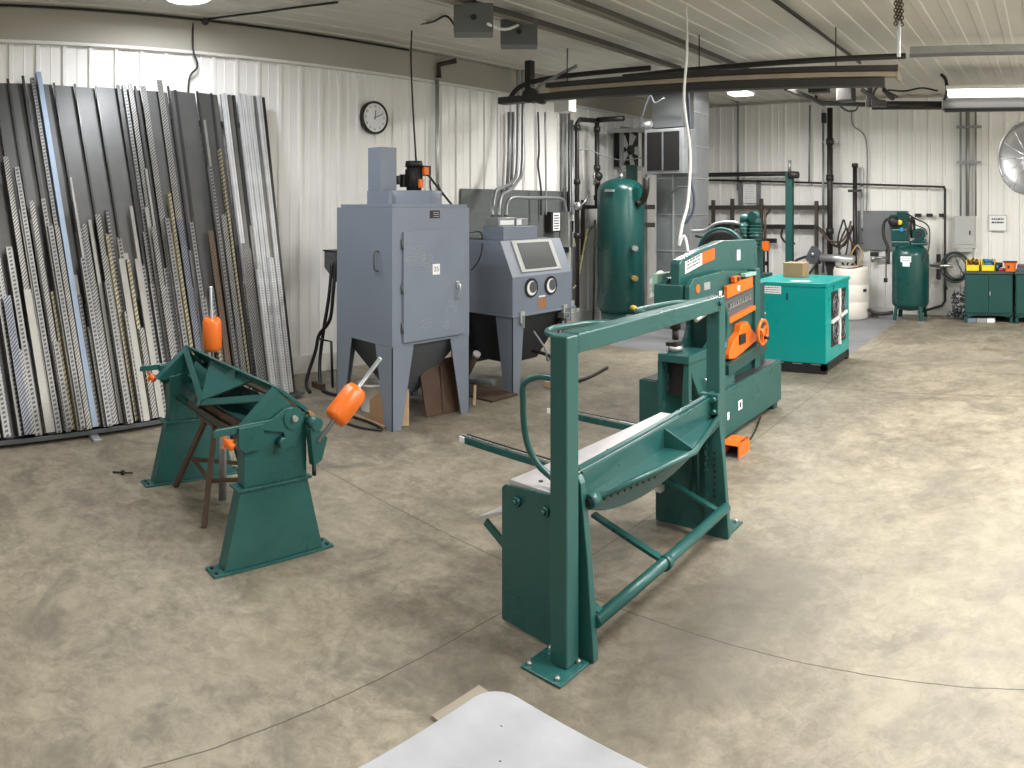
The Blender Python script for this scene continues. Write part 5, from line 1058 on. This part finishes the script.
ov = thing('wall_outlet', 'small black and steel valve assembly under the dark grey panel', 'valve', (-2.62, 10.6, .85))
part(B().box(-2.64, 10.55, .87, -2.52, 10.62, .93), 'body', BLACK, ov, .006); part(B().cyl((-2.60, 10.58, .78), (-2.60, 10.58, .87), .03, seg=12).cyl((-2.6, 10.58, .85), (-2.40, 10.58, .85), .02, seg=10), 'pipe', GALV, ov)
hv = thing('hose_valve', 'black handled valve on the pipe right of the compressor tank', 'valve', (-1.58, 10.5, .6))
part(B().box(-1.62, 10.44, .80, -1.56, 10.50, .92), 'handle', BLACK, hv, .01); part(B().box(-1.62, 10.44, .55, -1.56, 10.50, .70), 'handle', BLACK, hv, .01); part(B().cyl((-1.72, 10.48, .75), (-1.38, 10.48, .75), .025, seg=10), 'manifold', STEEL, hv)
# light grey breaker panel with three conduits
bp_ = thing('breaker_panel', 'light grey electrical panel on the back wall above the coiled hose', 'electrical panel', (-1.22, 10.6, .97))
part(B().box(-1.38, 10.56, 1.0, -1.06, 10.68, 1.475), 'enclosure', PANELG, bp_, .006); part(B().box(-1.365, 10.552, 1.06, -1.075, 10.56, 1.46), 'door', PANELG, bp_, .003)
part(B().box(-1.15, 10.545, 1.20, -1.13, 10.552, 1.26), 'latch', BLACK, bp_); part(B().box(-1.34, 10.56, .95, -1.10, 10.66, 1.0), 'bottom_flange', PANELG, bp_, .003)
for i, (px, r) in enumerate(((961, .016), (968, .030), (976, .016))):
    q = WB(px, 160); cond([(q.x, 10.6, 1.475), (q.x, 10.6, 3.15)], r, GALVD, 'conduit', ['left thin', 'thick middle', 'right thin'][i]+' conduit rising from the light grey electrical panel', sm=0, group='conduits above the electrical panel')
for z in (2.26, 2.78):
    single(B().box(-1.34, 10.565, z-.02, -.97, 10.58, z+.02), 'conduit_strut', GALVD, ('lower' if z < 2.5 else 'upper')+' strut clamp holding the three conduits on the back wall', 'bracket', 'conduit strut clamps')
sg = thing('wall_sign', 'small white framed sign with two lines of print on the back wall', 'sign', (-.74, 10.66, 1.25))
part(B().box(-.875, 10.655, 1.25, -.60, 10.672, 1.49), 'frame', GALV, sg); lq = part(B().box(-.862, 10.652, 1.265, -.613, 10.655, 1.478), 'sheet', PAPER, sg)
b = B(); scribble(b, (-.84, 10.6518, 1.355), (1, 0, 0), (0, 0, 1), .20, .10, 2, 51, .001, .45); part(b, 'print', BLACK, lq)
b = B()
for i, (dx, r) in enumerate(((0, .19), (.015, .165), (-.01, .205), (.005, .15))):
    b.tube([(-1.34+dx+r*cos(2*pi*k/28)*1.0, 10.56-.03*i, .73+r*1.08*sin(2*pi*k/28)) for k in range(28)], .013, 6, True)
b.tube([(-1.50, 10.5, .62), (-1.50, 10.49, .50), (-1.47, 10.5, .40)], .013, 6).tube([(-1.36, 10.5, .90), (-1.28, 10.5, .72), (-1.20, 10.5, .58)], .011, 6)
single(b, 'coiled_hose', paint('dark_grey_hose', (.05, .06, .06), .45), 'coiled dark air hose hanging on the wall under the electrical panel', 'hose')
# green benches
def bench(x0, x1, y0, y1, top, label, knob=True):
    t = thing('storage_bench', label, 'cabinet', ((x0+x1)/2, (y0+y1)/2, 0))
    part(B().box(x0+.012, y0+.02, .11, x1-.012, y1, top-.035), 'carcass', BENCHG, t, .004)
    part(B().box(x0, y0, top-.035, x1, y1, top), 'top', paint('bench_top_dark', (.05, .08, .075), .5), t, .004)
    xm = (x0+x1)/2
    for a_, c_ in ((x0+.02, xm-.002), (xm+.002, x1-.02)):
        d_ = part(B().box(a_, y0+.004, .14, c_, y0+.021, top-.05), 'door', BENCHG, t, .004)
    part(B().box(xm+.012, y0-.014, .38, xm+.03, y0+.004, .44), 'handle', STEEL, d_, .003)
    b = B(); b.prism([(x0+.02, y0+.01, .11), (x1-.02, y0+.01, .11), (x1-.02, y0+.01, .085), (x1-.1, y0+.01, .085), (x1-.16, y0+.01, .105), (x0+.16, y0+.01, .105), (x0+.1, y0+.01, .085), (x0+.02, y0+.01, .085)], (0, .006, 0)); part(b, 'apron', BENCHG, t)
    for x in (x0+.03, x1-.03):
        for y in (y0+.03, y1-.03): part(B().box(x-.02, y-.02, 0, x+.02, y+.02, .12), 'leg', BENCHG, t, .003)
    return t
bench(-1.17, -.475, 10.02, 10.62, .715, 'dark green steel storage bench with two doors by the back wall')
bench(-.455, .25, 9.96, 10.62, .72, 'dark green steel storage bench cut off by the right edge of the photo')
for i, (x0, col, lab) in enumerate(((-1.14, RED, 'yellow open bin of reddish parts on the green bench'), (-.925, BLUE, 'yellow open bin of blue parts on the green bench'))):
    t = thing('storage_bin', lab, 'bin', (x0+.09, 10.12, .715), 'yellow bins on the bench')
    b = B(); b.prism([(x0, 10.03, .716), (x0, 10.30, .716), (x0, 10.30, .87), (x0, 10.12, .87), (x0, 10.03, .80)], (.008, 0, 0)); b.prism([(x0+.182, 10.03, .716), (x0+.182, 10.30, .716), (x0+.182, 10.30, .87), (x0+.182, 10.12, .87), (x0+.182, 10.03, .80)], (.008, 0, 0))
    b.box(x0, 10.29, .716, x0+.19, 10.30, .87).box(x0, 10.03, .716, x0+.19, 10.038, .80).box(x0, 10.03, .716, x0+.19, 10.30, .722); part(b, 'bin_shell', YELLOW, t)
    b = B(); rr = random.Random(i)
    for k in range(14): c = (x0+rr.uniform(.03, .16), 10.05+rr.uniform(0, .2), .78+rr.uniform(0, .07)); b.cyl(c, V(c)+V((rr.uniform(-.04, .04), rr.uniform(-.03, .03), .03)), .018, seg=8)
    o = part(b, 'bin_contents', (RUST if i == 0 else BLUE), t); o['kind'] = 'stuff'
tr = thing('drill', 'small dark power tool standing on the bench beside the yellow bin', 'tool', (-.70, 10.12, .715))
part(B().cyl((-.74, 10.12, .80), (-.64, 10.10, .80), .035, seg=14).ball((-.70, 10.12, .79), .045), 'body', BLACK, tr); part(B().box(-.73, 10.10, .716, -.69, 10.14, .79), 'grip', BLACK, tr, .006); part(B().cyl((-.705, 10.06, .78), (-.705, 10.08, .78), .02, seg=12), 'cap', BLUE, tr)
sc_ = thing('hand_tool', 'red and steel hand tool lying on the bench before the orange caddy', 'tool', (-.64, 10.06, .715))
part(B().cyl((-.68, 10.05, .735), (-.60, 10.07, .735), .018, seg=10), 'handle', RED, sc_); part(B().beam((-.60, 10.07, .735), (-.555, 10.10, .80), .02, .01), 'jaw', STEEL, sc_)
cd = thing('tool_caddy', 'orange open tool caddy with dark rim on the green bench', 'caddy', (-.50, 10.1, .715))
b = B()
for p0, p1 in (((-.60, 10.0), (-.44, 10.0)), ((-.60, 10.18), (-.44, 10.18))): b.prism([(p0[0]+.02, p0[1], .72), (p1[0]-.02, p1[1], .72), (p1[0]+.01, p1[1], .85), (p0[0]-.01, p0[1], .85)], (0, .008, 0))
b.box(-.585, 10.0, .72, -.575, 10.188, .85).box(-.465, 10.0, .72, -.455, 10.188, .85).box(-.58, 10.0, .716, -.46, 10.188, .724); part(b, 'basket', ORANGE, cd, .002)
part(B().box(-.625, 9.985, .845, -.42, 10.0, .862), 'rim', BLACK, cd, .002); part(B().box(-.56, 9.995, .76, -.53, 10.0, .80), 'cutout', BLACK, cd)
tb = thing('tool_box', 'dark metal toolbox on the right hand green bench', 'toolbox', (-.30, 10.2, .72))
part(B().box(-.425, 10.02, .721, -.10, 10.3, .78), 'body', GREYD, tb, .004); part(B().box(-.43, 10.015, .78, -.095, 10.305, .80), 'lid', paint('maroon_paint', (.10, .05, .06), .5), tb, .004)
for i, (x0, x1, m_) in enumerate(((-1.13, -1.0, BLUE), (-.99, -.86, GALV), (-.85, -.74, PAPER))):
    single(B().box(x0, 10.05, .001, x1, 10.2, .055), 'small_box', (paint('bluish_box', (.16, .20, .28), .6), GALV, PAPER)[i], ['bluish small box under the green bench, leftmost of three', 'grey small box in the middle under the green bench', 'white small box under the green bench'][i], 'box', 'small boxes under the bench', .003)
b = B(); rr = random.Random(4)
for k in range(44):
    c = V((-1.27+rr.uniform(-.10, .08), 10.33+rr.uniform(-.05, .05), .02+rr.uniform(0, 1)**1.5*.33)); b.tube([c, c+V((rr.uniform(-.06, .06), rr.uniform(-.05, .05), rr.uniform(-.02, .08))), c+V((rr.uniform(-.1, .1), rr.uniform(-.05, .05), -.01))], .012, 5)
o = single(b, 'wire_heap', GREYD, 'tangled heap of dark wire on the floor left of the green bench', 'wire'); o['kind'] = 'stuff'

# ------------------------------------------------------------------ big round fan on the right
fc = V((-.145, 6.55, 2.045)); fn_ax = V((-.50, -.83, .0)).normalized(); ffx, ffy, _ = frame(fn_ax)
bf = thing('round_fan', 'large round silver fan with a polished dish hanging at the right edge', 'fan', fc-V((0, 0, .33)))
part(B().lathe(fc, [(.325, .05), (.33, .055), (.332, .03), (.27, -.02), (.17, -.06), (.05, -.075), (.05, -.08), (.175, -.068), (.275, -.028), (.338, .03), (.335, .06), (.325, .06)], fn_ax, 56, caps=False), 'dish', paint('polished_aluminium', (.36, .37, .38), .42, metal=.9, var=.08), bf)
part(B().cyl(fc-fn_ax*.07, fc+fn_ax*.04, .035, seg=20), 'hub', STEEL, bf)
b = B()
for i in range(12):
    a = 2*pi*i/12; u = ffx*cos(a)+ffy*sin(a); b.tube([fc+fn_ax*.045, fc+u*.18+fn_ax*.075, fc+u*.33+fn_ax*.055], .0035, 5)
b.ring(fc+fn_ax*.055, .33, .006, fn_ax, 48, 6)
part(b, 'guard_wires', STEEL, bf)
part(B().beam(fc+V((0, .03, .30)), fc+V((.10, .12, 1.2)), .03, .012), 'hanger_bar', BLACK, bf)
part(B().cyl(fc-fn_ax*.07, fc-fn_ax*.24, .07, seg=18), 'motor', BLACK, bf)

# ------------------------------------------------------------------ under the ceiling
cb = thing('crane_beam', 'long dark double channel beam with a pale inner flange hanging across the room', 'beam', (-3.6, 6.5, 2.72))
bl0, bl1 = V((-5.50, 5.86, 0)), V((-1.40, 6.50, 0)); bdir = (bl1-bl0).normalized()
def bpt(t, z, off=0.): return bl0.lerp(bl1, t)+V((0, 0, z))+V((-bdir.y, bdir.x, 0))*off
part(B().beam(bpt(0, 2.775), bpt(.98, 2.745), .12, .075), 'lower_channel', paint('dark_brown_beam', (.028, .025, .022), .5), cb, .005)
part(B().beam(bpt(.16, 2.835), bpt(1.01, 2.815), .11, .045), 'pale_flange', paint('pale_timber_flange', (.36, .30, .22), .5, var=.4, scale=5), cb, .003)
part(B().beam(bpt(.15, 2.885), bpt(1.01, 2.865), .17, .05), 'upper_channel', paint('dark_brown_beam', (.028, .025, .022), .5), cb, .005)
part(B().box(-1.37, 6.44, 2.76, -1.35, 6.62, 2.90), 'end_plate', paint('worn_end_plate', (.26, .22, .17), .6, var=.3), cb, .003)
for t_ in (.2, .55, .87): part(B().cyl(bpt(t_, 2.88, .02), bpt(t_, 3.27, .02), .006, seg=8), 'hanger_rod', BLACKM, cb)
part(B().box(-5.29, 6.02, 2.82, -5.21, 6.10, 3.22), 'hanger_post', BLACKM, cb, .004)
part(B().cyl(bpt(.1, 2.80, -.08), bpt(.1, 2.80, .02), .08, seg=20).cyl(bpt(.13, 2.74, -.08), bpt(.13, 2.74, .02), .04, seg=20), 'trolley_wheel', BLACKM, cb)
for (x, y0, y1, z, w, lab) in ((-3.42, 3.2, 8.3, 3.16, .10, 'dark ceiling rail running away from the camera above the ironworker'), (-4.10, 3.4, 7.4, 3.17, .09, 'dark ceiling rail running away from the camera behind the grey ceiling boxes')):
    t = thing('ceiling_rail', lab, 'rail', (x, (y0+y1)/2, z), 'ceiling rails'); w *= .7
    part(B().box(x-w*.25, y0, z+.02, x+w*.25, y1, z+.075), 'rail', paint('dark_steel_rail', (.075, .07, .062), .5), t, .004); part(B().box(x-w*.45, y0, z+.005, x+w*.45, y1, z+.02), 'flange', paint('rail_flange', (.20, .18, .15), .5), t)
cond([(-2.12, 4.9, 3.25), (-2.12, 8.0, 3.25)], .018, BLACKM, 'conduit', 'thin dark conduit running away along the right part of the ceiling', sm=0)
p0, p1 = V((-4.6, 6.95, 3.10)), V((-1.40, 7.05, 3.10))
single(B().cyl(p0, p1, .030, seg=12), 'air_pipe', BLACKM, 'dark horizontal pipe just above the crane beam near the ceiling', 'pipe')
cond([(-5.42, 5.92, 2.8), (-5.35, 6.0, 2.93), (-5.1, 6.1, 3.0), (-4.6, 6.2, 3.02), (-3.9, 6.4, 3.04)], .028, BLACKM, 'cable_bundle', 'thick dark cable curving over the left end of the crane beam', 'cable')
cond([(-5.15, 6.0, 2.8), (-5.08, 6.03, 2.92), (-4.95, 6.1, 3.0), (-4.7, 6.2, 3.12)], .02, GALVD, 'cable_bundle', 'thin grey cable looping over the left end of the crane beam', 'cable')
st_ = thing('ceiling_strut', 'pale galvanised strut channel under the ceiling at the right', 'strut', (-.3, 7.1, 3.1))
part(B().box(-1.36, 7.05, 3.115, .9, 7.12, 3.19), 'channel', GALV, st_, .004); part(B().box(-1.36, 7.04, 3.08, .9, 7.05, 3.115), 'lower_pipe', GALVD, st_)
hk = thing('hanging_chain', 'dark chain bundle hanging from the ceiling in front of the strut', 'chain', (-1.32, 6.2, 3.0))
b = B()
for k in range(3):
    for i in range(9): b.ring((-1.19+.018*k, 5.6+.02*k, 3.26-.026*i), .016, .005, (1, 0, 0) if i % 2 else (0, 1, 0), 10, 4)
part(b, 'chain', RUSTD, hk); part(B().box(-1.185, 5.60, 2.79, -1.155, 5.63, 3.07), 'hanger', GALV, hk, .003)
for i, (px, pya, pyb, dd) in enumerate(((473.5, 6, 35, 5.75), (519, 22, 47, 6.35))):
    pt, pb = D(px, pya, dd), D(px, pyb, dd); vd = V((pt.x, pt.y, 0)).normalized()
    t = thing('ceiling_unit', ['left grey square sheet metal box hanging under the ceiling', 'right grey square sheet metal box hanging under the ceiling'][i], 'box', pb, 'grey boxes under the ceiling')
    part(B().beam(pb, pt, .31 if i == 0 else .32, .20, -vd), 'housing', BOARD, t, .006)
    part(B().cyl(V((pt.x, pt.y, pt.z)), V((pt.x, pt.y, 3.27)), .02, seg=8), 'hanger', BLACKM, t)
    kc = pb.lerp(pt, .5)-vd*.10; part(B().cyl(kc, kc-vd*.012, .022, seg=12), 'knock_out', BLACK, t)
cond([D(488, 24, 5.6), D(498, 28.5, 5.8), D(508, 29, 6.0), D(518, 25, 6.2)], .012, WHITE, 'white_cable', 'short bright white cable between the two grey ceiling boxes', 'cable')
cond([D(490, 8, 6.4), D(505, 3, 6.4), D(515, -2, 6.3), D(519, 8, 6.5), D(520, 18, 6.7)], .010, BLACK, 'cable', 'thin black cable looping over the grey ceiling boxes', 'cable')
cond([D(537, 24, 7.0), D(550, 20, 7.0), D(565, 18, 7.0), D(582, 12, 6.8), D(600, 4, 6.3)], .020, BLACKM, 'cable', 'dark pipe running right from the grey ceiling boxes', 'cable')
# machinery under the beam at the right
ty = thing('hoist_trolley', 'dark electric hoist trolley parts under the right end of the crane beam', 'hoist', (-2.1, 7.2, 2.7))
q = D(846, 95, 8.3); part(B().box(q.x-.10, q.y-.08, q.z-.08, q.x+.10, q.y+.08, q.z+.09), 'motor', BLACKM, ty, .02)
q = D(872, 98, 8.2); part(B().beam(q+V((-.12, 0, .1)), q+V((.1, 0, -.06)), .07, .05).beam(q+V((-.02, 0, .12)), q+V((-.05, 0, -.1)), .05, .05).box(q.x+.0, q.y-.05, q.z-.10, q.x+.16, q.y+.05, q.z-.03), 'bracket', BLACKM, ty, .004)
q = D(820, 90, 8.0); part(B().box(q.x-.12, q.y-.06, q.z-.03, q.x+.10, q.y+.06, q.z+.03), 'junction', BLACKM, ty, .004)
part(B().beam(D(786, 88, 8.0), D(824, 104, 9.8), .05, .05).beam(D(820, 103, 9.4), D(872, 105, 9.4), .08, .05), 'arm', BLACKM, ty, .003)
cond([D(840, 106, 9.0), D(848, 111, 9.0), D(856, 110, 9), D(858, 104, 9)], .012, BLACK, 'cable', 'black cable loop hanging below the hoist motor', 'cable')
cond([D(873, 104, 8.6), D(874, 92, 8.4), D(880, 86, 8.3), D(888, 92, 8.3), D(898, 97, 8.4)], .014, BLACK, 'cable', 'black cable arching beside the right end of the crane beam', 'cable')
cond([D(888, 90, 8.8), D(905, 91, 8.9), D(922, 88, 8.9), D(938, 91, 8.9)], .012, BLACK, 'cable', 'thin black cable running to the heater hood', 'cable')
single(B().beam(D(884, 90, 8.4), D(893, 99, 8.6), .05, .03), 'steel_link', BLACKM, 'short dark slanted steel link beside the crane beam end', 'bracket')
single(B().cyl(D(872, 105.5, 9.3), D(944, 105.5, 9.3), .055, seg=14), 'heater_pipe', BLACKM, 'thick black burner pipe running into the heater hood', 'pipe')
hx0, hx1, hy = -1.28, 1.4, 9.0
hh = thing('tube_heater', 'long aluminium hood of a tube heater hanging at the upper right', 'heater', (0, hy, 2.75))
part(B().prism([(hx0, hy-.16, 2.93), (hx0, hy-.22, 2.88), (hx0, hy-.24, 2.81), (hx0, hy-.23, 2.81), (hx0, hy-.21, 2.875), (hx0, hy-.155, 2.92), (hx0, hy+.15, 2.92), (hx0, hy+.22, 2.83), (hx0, hy+.23, 2.83), (hx0, hy+.155, 2.93)], (hx1-hx0, 0, 0)), 'hood', paint('dull_grey_hood', (.17, .17, .17), .5, metal=.3), hh, .002)
part(B().cyl((hx0-.02, hy-.04, 2.83), (hx1, hy-.04, 2.83), .045, seg=16), 'burner_tube', GREYD, hh)
part(B().cyl((hx0, hy-.26, 2.79), (hx1, hy-.26, 2.79), .008, seg=8), 'lower_rod', BLACKM, hh)
part(B().box(hx0-.02, hy-.18, 2.78, hx0, hy+.17, 2.95), 'end_cap', STEEL, hh); part(B().tube([(hx0-.03, hy-.16, 3.24), (hx0+.03, hy-.17, 3.16), (hx0+.04, hy-.17, 3.0), (hx0, hy-.16, 2.92)], .022, 8, sm=4), 'chain_hanger', BLACKM, hh)
b = B()
for i in range(11):
    x = hx0+.1+i*.22; b.tube([(x, hy-.24, 3.05), (x+.10, hy-.24, 3.035), (x+.2, hy-.24, 3.05)], .012, 6)
    b.cyl((x, hy-.24, 3.02), (x, hy-.24, 3.07), .014, seg=6)
part(b, 'wire_guard', WHITE, hh)

# ------------------------------------------------------------------ lamps
def strip(name_label, x0, y0, x1, y1, z, m=LAMP, hang=False, watts=0, size=None):
    t = thing('ceiling_light', name_label, 'lamp', ((x0+x1)/2, (y0+y1)/2, z), 'shop ceiling lights')
    dz = .08 if m is LAMPV else .03
    part(B().box(x0-.02, y0-.02, z+dz, x1+.02, y1+.02, z+dz+.045), 'housing', WHITE, t, .004)
    dz = .08 if m is LAMPV else .03
    part(B().box(x0, y0, z, x1, y1, z+dz), 'diffuser', m, t, .006)
    if z < 3.1: part(B().cyl(((x0+x1)/2, (y0+y1)/2, z+.07), ((x0+x1)/2, (y0+y1)/2, 3.27), .008, seg=8), 'hanger', GALV, t)
    if watts:
        ld = bpy.data.lights.new('lamp_light', 'AREA'); ld.shape = 'RECTANGLE'; ld.size = abs(x1-x0); ld.size_y = abs(y1-y0); ld.energy = watts; ld.color = (1, .975, .935); ld.spread = radians(174)
        lo = bpy.data.objects.new('lamp_light', ld); COL.objects.link(lo); lo.parent = t; lo.location = (0, 0, -.012)
    return t
W = 1.3
strip('bright ceiling light glowing below the crane beam near the duct', -4.12, 8.72, -3.84, 8.95, 3.10, LAMP, watts=5*W)
strip('unseen ceiling light added behind the crane beam to brighten the corner', -3.7, 7.60, -2.4, 7.75, 3.05, LAMP, watts=100*W)  # lamp added out of sight to light the tank corner
strip('added ceiling light hidden by the crane beam to brighten the left wall', -4.75, 7.22, -4.05, 7.36, 3.10, LAMP, watts=34*W)  # second added lamp, lifts the dim left wall near the tank
strip('long fluorescent light at the upper right in front of the heater', -1.20, 8.62, 1.2, 8.76, 2.935, LAMPV)
rl = thing('ring_light', 'round bright ring lamp on the ceiling above the stock rack', 'lamp', (-5.25, 2.15, 3.2), 'shop ceiling lights')
part(B().cyl((-5.15, 2.10, 3.235), (-5.15, 2.10, 3.27), .20, seg=36), 'base', GALV, rl); part(B().ring((-5.15, 2.10, 3.215), .16, .018, (0, 0, 1), 40, 8), 'tube', LAMP, rl)
ld = bpy.data.lights.new('lamp_light', 'AREA'); ld.shape = 'DISK'; ld.size = .36; ld.energy = 26*W; ld.color = (.92, .95, 1)
lo = bpy.data.objects.new('lamp_light', ld); COL.objects.link(lo); lo.parent = rl; lo.location = V((-5.15, 2.10, 3.19))-rl.location
for x0, y0, x1, y1, w, l in ((-.7, 2.3, .7, 2.6, 64, 'above the shear'), (-.7, 4.55, .7, 4.8, 110, 'over the open floor'), (-3.9, 1.5, -2.6, 1.8, 30, 'above the brake'), (1.6, 3.2, 2.9, 3.5, 70, 'at the right of the room'),
                         (-3.6, -1.6, -2.4, -1.3, 22, 'behind the camera on the left'), (.2, -1.6, 1.4, -1.3, 35, 'behind the camera on the right'), (1.2, 6.9, 2.6, 7.1, 170, 'at the right end by the back wall')):
    strip('fluorescent ceiling light '+l, x0, y0, x1, y1, 3.17, LAMP, watts=w*W)

# ------------------------------------------------------------------ bright work table in the foreground
wt = thing('work_table', 'worn aluminium topped table with rounded corner in the foreground', 'table', (-.5, .3, 0))
tx0, tx1, ty0, ty1, tz, rr_ = -.845, -.16, -.5, .885, .80, .05
pts = []
for (cx_, cy_, a0) in ((tx1-rr_, ty1-rr_, 0), (tx0+rr_, ty1-rr_, 90), (tx0+rr_, ty0+rr_, 180), (tx1-rr_, ty0+rr_, 270)):
    for k in range(7): a = radians(a0+15*k); pts.append((cx_+rr_*cos(a), cy_+rr_*sin(a), tz-.012))
part(B().prism(pts, (0, 0, .012)), 'table_top', ALU, wt, .003)
for x in (tx0+.06, tx1-.06):
    for y in (ty0+.06, ty1-.06): part(B().box(x-.02, y-.02, 0, x+.02, y+.02, tz-.012), 'leg', GREYD, wt, .002)
part(B().box(tx0+.04, ty0+.04, tz-.06, tx1-.04, ty1-.04, tz-.0125), 'apron', GREYD, wt)
part(B().beam((tx0+.20, ty1-.11, tz+.0005), (tx0+.34, ty1-.055, tz+.0005), .001, .002), 'scratch', BLACK, wt)
b = B()
for _ in range(26):
    x, y = random.uniform(tx0+.02, tx0+.4), random.uniform(.45, ty1-.03); b.box(x, y, tz, x+random.uniform(.001, .004), y+random.uniform(.001, .004), tz+.0006)
o = part(b, 'grime_specks', GREYD, wt); o['kind'] = 'stuff'
single(B().box(-1.705, 1.50, .0, -1.30, 1.71, .012), 'floor_board', paint('pale_grey_board', (.28, .25, .195), .7, var=.15), 'pale thin board lying on the floor beneath the aluminium table', 'board')

# ------------------------------------------------------------------ world, camera, view
w = bpy.data.worlds.new('World'); SC.world = w; w.use_nodes = True
w.node_tree.nodes['Background'].inputs[0].default_value = (.8, .85, 1, 1); w.node_tree.nodes['Background'].inputs[1].default_value = .02
cam = bpy.data.cameras.new('camera'); co = bpy.data.objects.new('camera', cam); COL.objects.link(co); SC.camera = co
head = (512-XC)/F
co.location = (0, 0, H); co.rotation_euler = (radians(90), 0, -head)
cam.type = 'PANO'; cam.panorama_type = 'CENTRAL_CYLINDRICAL'; cam.central_cylindrical_radius = 1.
cam.central_cylindrical_range_u_min = -512/F; cam.central_cylindrical_range_u_max = 512/F
cam.central_cylindrical_range_v_min = (Y0-768)/F; cam.central_cylindrical_range_v_max = Y0/F
cam.clip_start = .02; cam.clip_end = 100; cam.sensor_width = 36; cam.lens = 24
vs = SC.view_settings; vs.view_transform = 'Standard'; vs.look = 'None'; vs.gamma = 1; vs.use_curve_mapping = False; vs.exposure = 0.
SC.cycles.max_bounces = 8; SC.cycles.diffuse_bounces = 5; SC.cycles.use_denoising = True
